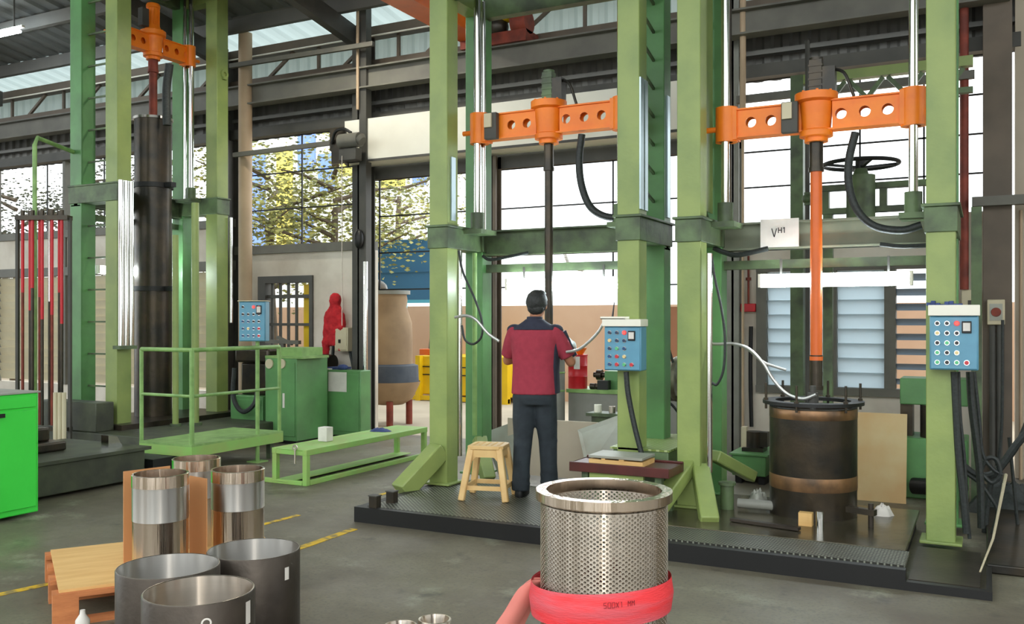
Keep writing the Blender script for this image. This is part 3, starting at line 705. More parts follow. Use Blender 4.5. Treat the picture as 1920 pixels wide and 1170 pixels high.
t = thing('long_tube', 'very long black steel tube standing inside the tall left machine', 'workpiece', (-9.385, 8.265, .3))
MB().lathe([(.225, 0), (.225, 3.76), (.18, 3.76), (.18, 0), (.225, 0)], n=48).build('barrel', 'black_metal', t)
MB().lathe([(.18, 3.76), (.24, 3.76), (.24, 3.79), (.18, 3.79), (.18, 3.76)], n=48).build('top_ring', 'steel_brushed', t)
for z in (1.6, 2.9):
    MB().lathe([(.227, z), (.245, z), (.245, z+.06), (.227, z+.06)], n=48).box(.2, .36, -.04, .04, z, z+.06).build('clamp_band', 'black', t)
# ================================================================ PLATFORM OF THE TWO RIGHT MACHINES
px0 = atZ(665, 976).x; FY = 5.76
m = MB().box(px0+.02, -.41, FY-.07, FY-.01, 0, .115).box(px0+.02, px0+.09, FY-.01, 7.0, 0, .113).box(-.41, .03, FY-.07, FY-.02, 0, .05).box(.0, .03, FY-.02, 6.9, 0, .048)
solo('pit_kerb', m, 'black', 'black steel kerb along the front edge of the machine platform', 'kerb')
t = thing('standing_platform', 'dark studded steel plate platform under the worker and the plastic stool', 'platform', (-3.3, 6.3, 0))
MB().box(px0+.1, -2.3, FY-.0, 7.1, .095, .115).build('studded_plate', 'treadplate', t, world=True)
MB().box(px0+.25, -2.4, FY+.1, 7.0, 0, .094).build('plinth', 'black', t, world=True)
t = thing('drum_platform', 'oily brown steel platform under the large black drum', 'platform', (-1.3, 6.6, 0))
MB().box(-2.3, -.42, FY-.0, FY+.36, .10, .125).build('studded_edge_plate', 'treadplate', t, world=True)
MB().box(-2.25, -.44, FY+.36, 7.45, .10, .13).build('top_plate', 'oily_top', t, world=True, bevel=.003)
MB().box(-2.28, -.46, FY+.05, 7.4, 0, .1).build('plinth', 'black', t, world=True)
t = thing('gutter_plate', 'dark shiny steel plate lying beside the foot of the rightmost column', 'plate', (-.3, 6.15, 0))
MB().box(-.40, -.03, FY+.0, 6.62, .03, .05).build('plate', 'dark_steel', t, world=True); MB().box(-.40, -.03, FY+.0, 6.6, 0, .03).build('plinth', 'black', t, world=True)
for k, (x, y) in enumerate(((703, 957), (735, 948))):
    p = atZ(x, y, .09); t = thing('post_stub', ['short black post stub at the left corner of the platform, nearer the kerb end', 'short black post stub at the left corner of the platform, nearer the stool'][k], 'post', (p.x, p.y, .1 if k else .1))
    MB().box(-.035, .035, -.03, .03, -.1, .1).build('post', 'black_metal', t); MB().box(-.04, .04, -.035, .035, .1, .108).build('cap_plate', 'darkgrey', t)
# bits on the drum platform
p = atZ(1435, 985, .13); m = MB().bar(p-Vector((.24, -.02, -.015)), p+Vector((.24, -.07, .015)), .05, .02); solo('flat_bar', m, 'dark_steel', 'flat dark steel bar lying on the platform left of the black drum', 'bar')
p = atZ(1511, 985, .13); m = MB().box(p.x-.045, p.x+.045, p.y-.03, p.y+.03, .13, .22).cyl((p.x, p.y-.031, .18), (p.x, p.y-.034, .18), .022); solo('wooden_block', m, 'wood', 'small pale wooden block at the foot of the black drum', 'block')
p = atZ(1537, 992, .13); m = MB().cyl((p.x, p.y, .13), (p.x, p.y, .25), .024, n=20); solo('steel_pin', m, 'chrome', 'shiny steel pin standing beside the wooden block', 'pin')
def cloth(c, r, h, seed, label, name='rag', mm='paper', group=None):
    rnd = random.Random(seed); m = MB(); n, k = 22, 12; vs = []
    for i in range(k+1):
        for j in range(n):
            a = 2*PI*j/n; q = i/k; w = 1+.28*noise.noise(Vector((math.cos(a)*1.6, math.sin(a)*1.6, seed)))
            vs.append(Vector((c[0]+r*q*w*math.cos(a), c[1]+r*q*w*math.sin(a)*.8, c[2]+h*(1-q**2.4)*(1+.5*noise.noise(Vector((q*4, math.cos(a)*2, seed+math.sin(a)*2)))))))
    m.add(vs, [(i*n+j, i*n+(j+1) % n, (i+1)*n+(j+1) % n, (i+1)*n+j) for i in range(k) for j in range(n)], True)
    return solo(name, m, mm, label, 'cloth', group)
p = atZ(1655, 966, .13); cloth((p.x, p.y, .13), .07, .07, 2, 'pinkish white crumpled rag on the platform right of the black drum', mm='paper')
p = atZ(1415, 952, .13); cloth((p.x, p.y+.1, .13), .09, .11, 5, 'grey crumpled rag by the pipe left of the black drum', mm='lightgrey')
t = thing('clamp_arm', 'dark steel clamp arm reaching from the black drum towards the pink rag', 'clamp', (-.8, 6.75, .13))
MB().bar((-.06, .0, .1), (.13, -.06, .1), .05, .04).build('arm', 'black_metal', t); MB().cyl((.1, -.05, 0), (.1, -.05, .16), .018).build('screw', 'dark_steel', t)
t = thing('pipe_fitting', 'grey pipe and valve fitting lying on the platform left of the black drum', 'pipe', (atZ(1425, 945, .13).x, 6.85, .13))
MB().tube([(-.1, 0, .05), (.25, .02, .05)], .035, 14).build('pipe', 'grey', t); MB().cyl((-.18, 0, 0), (-.18, 0, .18), .05).cyl((-.18, 0, .18), (-.18, 0, .2), .065).build('valve', 'green_dirty', t)
# ================================================================ red oxide table with block
a, b = atZ(1067, 876, .46), atZ(1283, 876, .46)
a = atZ(1067, 866, .5); yt0 = atZ(1150, 869, .5).y
x0, x1 = atY(1067, 870, yt0).x, atY(1254, 880, yt0).x
t = thing('red_table', 'low dark red steel table standing between the two right machines', 'table', ((x0+x1)/2, yt0+.2, .0))
MB().box(x0, x1, yt0, yt0+.36, .42, .48).box(x0, x1, yt0, yt0+.02, .48, .49).box(x0, x1, yt0+.34, yt0+.36, .48, .495).build('tabletop', 'maroon', t, world=True, bevel=.004)
for x in (x0+.08, x1-.12):
    for y in (yt0+.05, yt0+.3): MB().box(x, x+.05, y, y+.05, .12, .42).build('leg', 'green_dirty', t, world=True)
MB().box(x0+.15, x1-.2, yt0+.03, yt0+.06, .36, .42).build('apron', 'green', t, world=True)
bx0, bx1 = atY(1103, 860, yt0+.03).x, atY(1204, 860, yt0+.03).x
t = thing('wooden_board', 'pale timber board on the low red table, under the grey plate', 'board', ((bx0+bx1)/2, yt0+.17, .48))
MB().box(bx0, bx1, yt0+.04, yt0+.31, .48, .515).box(bx0+.1, bx0+.13, yt0+.035, yt0+.31, .515, .525).box(bx1-.18, bx1-.14, yt0+.035, yt0+.31, .515, .525).build('plank', 'wood', t, world=True)
solo('steel_plate', MB().box(bx0, bx1, yt0+.03, yt0+.32, .526, .545), 'lightgrey', 'grey steel plate lying on the pale timber board', 'plate', bevel=.003)
# studded green step between the machines
t = thing('green_step', 'green studded step box behind the low red table', 'step', (-2.2, 7.1, 0))
s0 = atZ(1195, 862, .52); s1 = atZ(1308, 862, .52)
MB().box(-2.62, -2.14, 6.75, 7.75, .535, .55).build('studded_top', 'treadgreen', t, world=True)
MB().box(-2.6, -2.15, 6.76, 7.74, .12, .535).build('body', 'green_dirty', t, world=True, bevel=.01)
# ================================================================ splash sheets and bench behind the worker
t = thing('splash_guard', 'pair of sloping grey sheet-metal splash guards behind the worker', 'guard', (-3.3, 7.9, 0))
def sheet(pts, name, mm):
    vs = [Vector(p) for p in pts]; n = (vs[1]-vs[0]).cross(vs[2]-vs[0]).normalized()*.006; k = len(vs)
    m = MB().add(vs+[v+n for v in vs], [tuple(range(k)), tuple(reversed(range(k, 2*k)))]+[(i, (i+1) % k, k+(i+1) % k, k+i) for i in range(k)])
    m.build(name, mm, t, world=True)
sheet([atY(905, 812, 7.7), atY(965, 790, 7.7), atY(975, 905, 7.5), atY(940, 905, 7.5)], 'left_sheet', 'lightgrey')
sheet([atY(1083, 806, 7.6), atY(1172, 774, 7.6), atY(1172, 880, 7.3), atY(1100, 880, 7.3)], 'right_sheet', 'lightgrey')
MB().box(-4.0, -2.6, 7.66, 7.7, .1, .62).build('back_sheet', 'wall_beige', t, world=True)
# small table with fittings (right of worker's hip)
p = atZ(1050, 795, .70); t = thing('fixture_table', 'small green fixture table with steel parts at the right of the worker', 'table', (p.x, 7.9, .0))
MB().box(-.2, .22, -.1, .12, .66, .69).build('tabletop', 'green_dirty', t); MB().box(-.16, .16, -.06, .08, .55, .66).build('bracket', 'green_dirty', t); MB().cyl((0, 0, .0), (0, 0, .55), .05).build('pedestal', 'green_dirty', t)
for k, (dx, r, h, mm, lb) in enumerate([(-.12, .035, .07, 'white', 'small white cup on the fixture table beside the worker'), (.02, .03, .06, 'steel', 'small shiny steel bush on the fixture table beside the worker'), (.13, .04, .05, 'dark_steel', 'dark steel ring on the fixture table, rightmost of the small parts')]):
    m = MB().lathe([(r*.6, 0), (r, 0), (r, h), (r*.6, h), (r*.6, 0)], (p.x+dx, 7.9, .69), 20); solo(['cup', 'bush', 'ring'][k], m, mm, lb, 'part')
# bench with pail
by = 9.4
x0, x1 = atY(1040, 745, by).x, atY(1275, 745, by).x
t = thing('workbench', 'grey-green workbench carrying the red pail behind the middle machine', 'bench', ((x0+x1)/2, by+.25, 0))
MB().box(x0+.14, x1, by, by+.5, .73, .77).build('benchtop', 'rail', t, world=True); MB().box(x0+.16, x1-.02, by+.02, by+.48, .0, .73).build('front_panel', 'grey', t, world=True)
p = atZ(1082, 738, .77); cxp = atY(1082, 700, by+.12).x
t = thing('red_pail', 'red steel pail with white label standing on the grey-green workbench', 'pail', (cxp, by+.14, .77))
MB().lathe([(0, 0), (.108, 0), (.108, .13), (.112, .135), (.108, .14), (.108, .25), (.112, .255), (.108, .26), (.108, .36), (.113, .365), (.113, .38), (0, .38)], n=32).build('body', 'red', t)
MB().box(.0, .07, -.112, -.104, .22, .36).build('label', 'paper', t)
t = thing('orange_funnel', 'orange plastic funnel on the red pail', 'funnel', (cxp+.03, by+.14, 1.15))
MB().lathe([(.03, 0), (.075, .07), (.08, .075), (.07, .07), (.025, 0)], n=24).build('cone', 'orange', t)
xg = atY(1050, 720, by-.1).x
t = thing('grey_cylinder', 'tall grey-green metal cylinder standing left of the red pail', 'cylinder', (xg, by-.15, .0))
MB().lathe([(0, 0), (.075, 0), (.075, 1.13), (.08, 1.135), (.08, 1.15), (0, 1.15)], n=28).build('shell', 'green_dirty' if 0 else 'grey', t)
for z in (.75, .95): MB().lathe([(.076, z), (.08, z+.01), (.076, z+.02)], n=28).build('hoop', 'rail', t)
# parts on bench
xv = atY(1145, 720, by+.2).x
t = thing('bench_vice', 'dark green bench vice with a black jaw at the right end of the workbench', 'vice', (xv, by+.25, .77))
MB().box(-.06, .1, -.08, .08, 0, .2).build('body', 'green2', t); MB().box(-.1, .02, -.2, -.1, 0, .1).build('jaw', 'black', t); MB().cyl((-.22, 0, .15), (-.06, 0, .15), .03).cyl((-.18, 0, .15), (-.12, 0, .15), .06, n=14).build('screw', 'black_metal', t)
for k, dx in enumerate((.2, .27, .34)):
    m = MB().lathe([(.012, -.03), (.032, -.03), (.032, .03), (.012, .03)], (cxp+dx, by+.1, .802), 18, axis='x'); solo('steel_bush', m, 'dark_steel', 'small grey steel bush lying on the workbench beside the red pail', 'part', 'bushes beside the red pail')
m = MB().bar((cxp+.25, by+.25, .80), (cxp+.5, by+.2, .82), .04, .025); solo('steel_bar', m, 'chrome', 'short bright steel bar lying on the workbench', 'bar')
# ---- motor and pulley wheel between the two right machines
p = atY(1243, 705, 8.3)
t = thing('pump_drive', 'olive drive motor with a worn round wheel between the two right machines', 'motor', (p.x, 8.3, 0))
zz = p.z
MB().box(-.11, .1, -.1, .1, zz-.17, zz+.13).box(-.09, .08, -.12, -.1, zz-.12, zz+.08).build('motor', 'green_dirty', t, bevel=.012)
for k in range(5): MB().box(-.112, .102, -.104, .104, zz-.13+k*.05, zz-.122+k*.05).build('fin', 'green', t)
MB().lathe([(.02, 0), (.2, 0), (.21, .02), (.2, .05), (.19, .03), (.05, .03), (.02, .06)], (.13, -.05, zz-.02), 36, axis='x').build('wheel', 'wheel', t)
MB().box(-.14, .2, -.12, .12, zz-.22, zz-.17).build('base_plate', 'black_metal', t)
for x in (-.1, .16): MB().box(x-.02, x+.02, -.02, .02, 0, zz-.2).build('leg', 'green_dirty', t)
MB().tube(curve([(-.1, 0, zz-.2), (0, -.1, zz-.3), (.1, -.12, zz-.24), (.18, -.05, zz-.35)]), .012).build('cable', 'rubber', t)
# ================================================================ plastic stool
sc = atZ(908, 925, .115); sc = Vector((atZ(901, 938, .115).x, atZ(904, 938, .115).y+.13, .115))
t = thing('plastic_stool', 'beige plastic stool standing beside the worker', 'stool', (sc.x, sc.y, .115), math.radians(15))
hs = .43
m = MB(); q = .145
m.prism([(-q, -q+.03), (-q+.03, -q), (q-.03, -q), (q, -q+.03), (q, q-.03), (q-.03, q), (-q+.03, q), (-q, q-.03)], hs-.03, hs)
seat = m.build('seat', 'stool', t, bevel=.006)
for k in range(5): MB().box(-.11+k*.05, -.095+k*.05, -.1, .1, hs, hs+.0025).build('seat_rib', 'wood', seat)
for sx in (-1, 1):
    for sy in (-1, 1):
        a_, b_ = Vector((sx*(q-.03), sy*(q-.03), hs-.02)), Vector((sx*(q+.035), sy*(q+.035), 0))
        MB().bar(a_, b_, .052, .052, up=(0, 1, 0)).build('leg', 'stool', t, bevel=.01)
for i, (sx, sy) in enumerate(((0, -1), (0, 1), (-1, 0), (1, 0))):
    m = MB(); e = q-.01+.028
    for nm_, z, hh, ee in (('stretcher', .1, .035, q+.012), ('apron', hs-.06, .06, q-.018)):
        if sx: MB().box(sx*ee-.008, sx*ee+.008, -ee, ee, z-hh/2, z+hh/2).build(nm_, 'stool', t)
        else: MB().box(-ee, ee, sy*ee-.008, sy*ee+.008, z-hh/2, z+hh/2).build(nm_, 'stool', t)
    # arch fillets
    for s2 in (-1, 1):
        u0, u1 = s2*(q-.02), s2*(q-.075)
        tri = [(u0, hs-.15), (u0, hs-.08), (u1, hs-.085)]
        if sx: m.prism(tri, sx*(q-.02)-.007, sx*(q-.02)+.007, 'yz')
        else: m.prism(tri, sy*(q-.02)-.007, sy*(q-.02)+.007, 'xz')
    m.build('corner_fillet', 'stool', t)
# ================================================================ foreground cylinders
def pipe_thing(name, lat, dep, r, h, z0, label, cat, outer, inner, wall=.012, group=None, lip=None):
    c = camxy(lat, dep); t = thing(name, label, cat, (c.x, c.y, z0), 0, group)
    MB().lathe([(r, 0), (r, h-.004), (r-.003, h)], n=96).build('outer_wall', outer, t)
    MB().lathe([(r-wall, h-.002), (r-wall, .01), (r-wall, 0)], n=96).build('bore', inner, t)
    MB().lathe([(r-.003, h), (r-wall, h)], n=96, sm=False).build('rim', 'steel', t)
    MB().lathe([(r, 0), (r-wall, 0)], n=96, sm=False).build('bottom_edge', outer, t)
    return t
c6 = pipe_thing('steel_ring', -1.26, 3.7, .218, .46, 0, 'dark open steel cylinder nearest the camera, with a chalk circle and white label', 'cylinder', 'dark_steel', 'steel', .008)
# chalk circle and label on it
dirc = Vector((0, 0, 0))-Vector(c6.location); a0 = math.atan2(-c6.location.y, -c6.location.x)
def patch(parent, r, a, da, z0, z1, name, mm, n=6):
    vs = [(r*math.cos(a+da*(i/n-.5)), r*math.sin(a+da*(i/n-.5)), z) for z in (z0, z1) for i in range(n+1)]
    MB().add(vs, [(i, i+1, n+2+i, n+1+i) for i in range(n)], True).build(name, mm, parent)
m = MB(); 
aa = a0+.12
for k in range(20):
    b0, b1 = 2*PI*k/20, 2*PI*(k+1)/20
    def Q(b, rr): return ((.2195)*math.cos(aa+rr*math.cos(b)/.219), .2195*math.sin(aa+rr*math.cos(b)/.219), .39+rr*math.sin(b))
    m.add([Q(b0, .013), Q(b1, .013), Q(b1, .02), Q(b0, .02)], [(0, 1, 2, 3)])
m.build('chalk_mark', 'paper', c6); patch(c6, .2195, a0+1.0, .16, .34, .43, 'label', 'paper')
c4 = pipe_thing('steel_ring', -1.54, 4.12, .222, .445, 0, 'dark open steel cylinder leaning on the pallet corner, left of the front one', 'cylinder', 'dark_steel', 'steel_brushed', .005)
c5 = pipe_thing('steel_ring', -1.27, 4.52, .222, .42, 0, 'dark open steel cylinder behind right, with a white tag strip', 'cylinder', 'dark_steel', 'steel_brushed', .005)
a0 = math.atan2(-c5.location.y, -c5.location.x); patch(c5, .224, a0+.75, .12, .3, .36, 'tag', 'paper')
def liner(lat, dep, r, ztop, z0, label):
    c = camxy(lat, dep); t = thing('cylinder_liner', label, 'cylinder', (c.x, c.y, z0), 0, None); h = ztop-z0
    MB().lathe([(r-.004, 0), (r-.004, .28), (r-.002, .29)], n=96).build('lower_barrel', 'steel_mirror', t)
    MB().lathe([(r-.002, .29), (r-.002, h-.07), (r, h-.065)], n=96).build('brushed_band', 'steel_brushed', t)
    MB().lathe([(r, h-.065), (r, h-.002), (r-.002, h), (r-.012, h), (r-.012, 0), (r-.004, 0)], n=96).build('top_collar', 'steel_mirror', t)
    return t
liner(-1.905, 4.98, .147, .715, .18, 'tall shiny steel liner, left of the three on the pallet')
liner(-1.93, 5.62, .143, .70, .18, 'tall shiny steel liner, rearmost of the three on the pallet')
liner(-1.575, 5.28, .15, .69, .18, 'tall shiny steel liner, right of the three on the pallet')
# pallet
A, B_, = camxy(-2.30, 4.60), camxy(-2.66, 5.25)
e2 = (B_-A).normalized(); e1 = Vector((e2.y, -e2.x, 0))
ang = math.atan2(e1.y, e1.x)
t = thing('wooden_pallet', 'timber pallet with a plywood top under the tall shiny liners', 'pallet', (A.x, A.y, 0), ang)
L, W = 1.25, .98
MB().box(.03, L-.03, .03, W-.02, .165, .18).build('plywood_sheet', 'wood', t)
for k in range(4): y = k*(W-.1)/3; MB().box(0, L, y, y+.1, .14, .165).build('top_board', 'wood_orange', t)
for y in (0, W/2-.04, W-.08):
    MB().box(0, L, y, y+.08, 0, .022).build('bottom_board', 'wood_orange', t)
    for x in (0, L/2-.06, L-.12): MB().box(x, x+.12, y, y+.08, .022, .14).build('block', 'wood_orange', t)
t2 = thing('plastic_bottle', 'small clear-white plastic bottle tucked under the pallet edge', 'bottle', tuple(camxy(-2.14, 4.58)+Vector((0, 0, .0))), 0)
MB().lathe([(0, 0), (.03, 0), (.034, .02), (.034, .05), (.014, .08), (.012, .1), (0, .1)], n=20).build('body', 'paper', t2)
# cardboard sheets between liners
for k, (pl, pr, dd, ztop, lb) in enumerate([((-2.165, 5.12), (-1.98, 5.32), 0, .70, 'brown cardboard sheet standing behind the left tall liner'), ((-1.83, 5.22), (-1.70, 5.12), 0, .66, 'brown cardboard sheet standing between the left and right tall liners')]):
    p, q_ = camxy(*pl), camxy(*pr); m = MB().bar((p.x, p.y, .18+(ztop-.18)/2), (q_.x, q_.y, .18+(ztop-.18)/2), .006, ztop-.18); solo('cardboard_sheet', m, 'card', lb, 'cardboard')
# small rings on the floor bottom centre
for k, (x, y) in enumerate(((815, 1160), (751, 1172))):
    p = atZ(x, y, .12); t = thing('small_ring', ['small machined steel ring on the floor, right of the pair', 'small machined steel ring on the floor, left of the pair'][k], 'ring', (p.x, p.y, 0))
    r = .081; MB().lathe([(r, 0), (r, .115), (r-.004, .12), (r-.012, .12), (r-.02, .1), (r-.02, 0), (r, 0)], n=48).build('ring', 'steel', t)
# ---------------------------------------------------------------- perforated cylinder
pc = camxy((1132-960)/F_PX*3.2, 3.2)
t = thing('perforated_cylinder', 'bright perforated steel cylinder with flanged rim in the centre foreground', 'cylinder', (pc.x, pc.y, .02))
R1, R2 = .2205, .208; nc = 132; dth = 2*PI/nc; pitch = .0150; zt_ = .895; nr = 27; hr = .0048
verts = []; faces = []; norms = []
def pv(r, th, z, n): verts.append((r*math.cos(th), r*math.sin(th), z)); norms.append(n); return len(verts)-1
HOLE = [(math.cos(a), math.sin(a)) for a in [PI/8+k*PI/4 for k in range(8)]]
for c_ in range(nc):
    th = c_*dth; off = (pitch/2) if c_ % 2 else 0
    for layer, R in ((1, R1), (-1, R2)):
        for r_ in range(nr):
            zc_ = zt_-pitch/2-r_*pitch-off; zh, zl = zc_+pitch/2, zc_-pitch/2
            sq = []
            for (hx, hz) in HOLE:
                k = min(1/abs(hx), 1/abs(hz)); sq.append((max(-1, min(1, hx*k)), max(-1, min(1, hz*k))))
            # snap diagonal neighbours to corners
            o = []; i_ = []
            for (ux, uz), (hx, hz) in zip(sq, HOLE):
                ux = math.copysign(1, ux) if abs(ux) > .3 else ux; uz = math.copysign(1, uz)if abs(uz) > .3 else uz
                aa = th+ux*dth/2; nrm = (layer*math.cos(aa), layer*math.sin(aa), 0)
                o.append(pv(R, aa, zc_+uz*pitch/2, nrm))
                ah = th+hx*hr/R; nrm = (layer*math.cos(ah), layer*math.sin(ah), 0)
                i_.append(pv(R, ah, zc_+hz*hr, nrm))
            for k in range(8):
                k2 = (k+1) % 8; f = (o[k], o[k2], i_[k2], i_[k]); faces.append(f if layer > 0 else tuple(reversed(f)))
            if layer > 0:
                ins = []; out_ = []
                for hx, hz in HOLE:
                    ah = th+hx*hr/R1; n_ = (math.sin(ah)*hx, -math.cos(ah)*hx, -hz)
                    out_.append(pv(R1, ah, zc_+hz*hr, n_)); ins.append(pv(R2, th+hx*hr/R2, zc_+hz*hr, n_))
                for k in range(8):
                    k2 = (k+1) % 8; faces.append((out_[k], out_[k2], ins[k2], ins[k]))
        a0_, a1_ = th-dth/2, th+dth/2
        zl = zt_-nr*pitch-off; zb_ = .30
        for za, zb2 in (((zl, zb_)), (zt_, zt_-off) if off else (zt_, zt_+.001)):
            ids = [pv(R, a, z, (layer*math.cos(a), layer*math.sin(a), 0)) for a, z in ((a0_, za), (a1_, za), (a1_, zb2), (a0_, zb2))]
            faces.append(tuple(ids) if layer < 0 else tuple(reversed(ids)))
me = bpy.data.meshes.new('perforated_wall'); me.from_pydata(verts, [], faces); me.materials.append(M['steel']); me.polygons.foreach_set('use_smooth', [True]*len(faces)); me.update()
try: me.normals_split_custom_set_from_vertices(norms)
except Exception as e: print('normals', e)
o = bpy.data.objects.new('perforated_wall', me); C.objects.link(o); o.parent = t
MB().lathe([(R1, .30), (R1+.004, .29), (R1+.004, .0), (R1, -.02), (R2, -.02), (R2, .30)], n=96).build('lower_skirt', 'dark_steel', t)
MB().lathe([(R2-.008, .937), (R1+.016, .937), (R1+.016, .907), (R1, .897), (R2, .895), (R2-.008, .905), (R2-.008, .937)], n=128).build('flanged_rim', 'steel_mirror', t, bevel=0)
# red sling round it
t = thing('lifting_sling', 'broad red webbing lifting sling wrapped round the perforated cylinder', 'sling', (pc.x, pc.y, .4))
vs = []; n = 96; k = 8; ca = math.atan2(-pc.y, -pc.x)
for i in range(k+1):
    for j in range(n):
        a = 2*PI*j/n; rel = (a-ca)
        zc_ = .202; lift = .012*math.sin(rel)
        w = (i/k-.5); r = R1+.006+.008*(1-abs(2*w))+.006*math.sin(3*a+1)+(.03*max(0, math.cos(rel+1.35))**3)
        vs.append((r*math.cos(a), r*math.sin(a), zc_+lift+w*.112))
MB().add(vs, [(i*n+j, i*n+(j+1) % n, (i+1)*n+(j+1) % n, (i+1)*n+j) for i in range(k) for j in range(n)], True).build('webbing_band', 'sling', t)
lp = MB(); side = Vector((math.cos(ca-PI/2-.15), math.sin(ca-PI/2-.15), 0))
pts = [side*(R1+.005)+Vector((0, 0, .235)), side*(R1+.04)+Vector((0, 0, .2)), side*(R1+.075)+Vector((0, 0, .12)), side*(R1+.12)+Vector((0, 0, .02)), side*(R1+.15)+Vector((0, 0, -.15)), side*(R1+.19)+Vector((0, 0, -.385))]
cp = curve(pts, 6)
front = Vector((math.cos(ca), math.sin(ca), 0))
for q_ in (0, 1):
    vv = []
    for i, p in enumerate(cp):
        wd = .03+.03*i/len(cp)
        for s_ in (-1, 1): vv.append(p+(front*.25+side*.9)*(s_*wd)+side*(q_*.05*(i/len(cp)))+front*(q_*.03))
    lp.add(vv, [(2*i, 2*i+1, 2*i+3, 2*i+2) for i in range(len(cp)-1)], True)
lo_ = lp.build('hanging_tail', 'sling_lining', t); sm_ = lo_.modifiers.new('Solidify', 'SOLIDIFY'); sm_.thickness = .006
# faint writing on the sling, strokes wrapped on the band
GL = {'5': [[(1, 2), (0, 2), (0, 1.1), (.8, 1.1), (1, .6), (.8, 0), (0, 0)]], '0': [[(0, 0), (1, 0), (1, 2), (0, 2), (0, 0)]], 'X': [[(0, 0), (1, 2)], [(0, 2), (1, 0)]], '1': [[(.2, 1.6), (.6, 2), (.6, 0)]], 'M': [[(0, 0), (0, 2), (.5, 1), (1, 2), (1, 0)]], ' ': [], 'V': [[(0, 2), (.5, 0), (1, 2)]], 'H': [[(0, 0), (0, 2)], [(1, 0), (1, 2)], [(0, 1), (1, 1)]]}
m = MB(); x = 0; s_ = .0085
for ch in '500X1 MM':
    for st in GL[ch]:
        for (u0, v0), (u1, v1) in zip(st, st[1:]):
            P = []
            for u, v in ((u0, v0), (u1, v1)):
                a = ca+.0+(x+u*s_)/R1; rel = a-ca; lift = .012*math.sin(rel)
                r = R1+.0165+.006*math.sin(3*a+1)+(.03*max(0, math.cos(rel+1.35))**3); P.append(Vector((r*math.cos(a), r*math.sin(a), .215+lift+v*s_)))
            m.tube(P, .0009, 4)
    x += s_*1.5
m.build('writing', 'ink_red', t)
# ================================================================ MACHINE SURROUNDINGS, LEFT
t = thing('foundation_block', 'dark oily base block under the tall left machine', 'base', (-8.9, 7.6, 0))
MB().box(-10.4, -7.9, 7.0, 9.3, 0.06, .27).build('base_block', 'murky', t, world=True, bevel=.01)
MB().box(-10.3, -8.0, 7.05, 9.25, 0, .06).build('plinth', 'black', t, world=True)
MB().box(-9.9, -8.9, 7.04, 7.28, .27, .6).build('side_casing', 'murky', t, world=True, bevel=.01)
MB().box(-9.9, -8.8, 7.3, 9.2, .27, .33).build('chip_tray', 'black_metal', t, world=True)
t = thing('coolant_box', 'dark green steel box on the floor in front of the tall left machine', 'box', (-7.6, 5.9, 0))
MB().box(-8.3, -7.15, 5.0, 6.2, 0.03, .3).build('body', 'murky', t, world=True, bevel=.01)
MB().box(-8.35, -7.12, 4.95, 6.25, .3, .33).build('lid', 'murky', t, world=True)
MB().box(-7.1, -7.45, 6.25, 6.5, .0, .2).build('shadow_tray', 'black', t, world=True)  # black tray put in for the shadow along the undercut
m = MB().box(-8.1, -7.6, 5.1, 5.7, .33, .42).box(-8.0, -7.7, 5.2, 5.6, .42, .55); solo('machine_part', m, 'black_metal', 'dark machine parts lying on the green box beside the vivid green cabinet', 'part', bevel=.02)
p = atZ(95, 868, .45); m = MB().prism([(0, 0), (.16, 0), (.1, .1), (0, .12)], 0, .1, 'yz'); m.v = [v+Vector((-7.45, 5.95, .33)) for v in m.v]; solo('metal_wedge', m, 'chrome', 'shiny metal wedge catching light beside the vivid green cabinet', 'part')
# operator platform with railing
t = thing('operator_platform', 'green raised operator platform with tube railing in front of the tall left machine', 'platform', (-7.3, 7.2, 0))
DX0, DX1, DY0, DY1, DZ = -7.72, -6.98, 6.62, 7.95, .3
MB().box(DX0, DX1, DY0, DY1, DZ-.02, DZ).build('deck', 'rail', t, world=True)
MB().box(DX1-.03, DX1, DY0, DY1, DZ-.12, DZ-.02).box(DX0, DX1-.03, DY0+.001, DY0+.03, DZ-.12, DZ-.02).build('edge_beam', 'green_bench', t, world=True)
for x, y in ((DX1-.1, DY0+.1), (DX1-.1, DY1-.1)): MB().box(x-.03, x+.03, y-.03, y+.03, 0, DZ-.02).build('leg', 'green_dirty', t, world=True)
def fillet(z, xa=DX0, xb_=DX1-.03, ya=DY0+.03, yb=DY1-.03):
    return [(xa, ya, z), (xb_-.05, ya, z), (xb_-.015, ya+.015, z), (xb_, ya+.05, z), (xb_, yb, z)]
for z, r in ((1.24, .022), (.78, .016)): MB().tube(fillet(z), r).build('rail', 'rail', t, world=True)
MB().tube([(DX1-.03, DY1-.03, DZ), (DX1-.03, DY1-.03, 1.24)], .02).build('rail_post', 'rail', t, world=True)
MB().tube([(DX1-.03, DY0+.03, DZ), (DX1-.03, DY0+.03, 1.24)], .024).build('rail_post', 'rail', t, world=True)
MB().tube([(DX0, DY0+.03, DZ), (DX0, DY0+.03, 1.24)], .02).build('rail_post', 'rail', t, world=True)
# inner upright tubes and box casing of the machine
for k, (px, Y, z1, r) in enumerate(((329, 7.9, 2.55, .036), (366, 8.1, 2.95, .045))):
    c = atY(px, 600, Y); o = thing('green_upright', ['slim green upright tube beside the long black tube, left of the pair', 'thicker green upright tube right of the long black tube, right of the pair'][k], 'post', (c.x, c.y, .27))
    MB().cyl((0, 0, 0), (0, 0, z1-.27), r, n=20).build('tube', 'green', o)
    MB().cyl((0, 0, .0), (0, 0, .03), r*1.8, n=20).build('foot_flange', 'green_dirty', o)
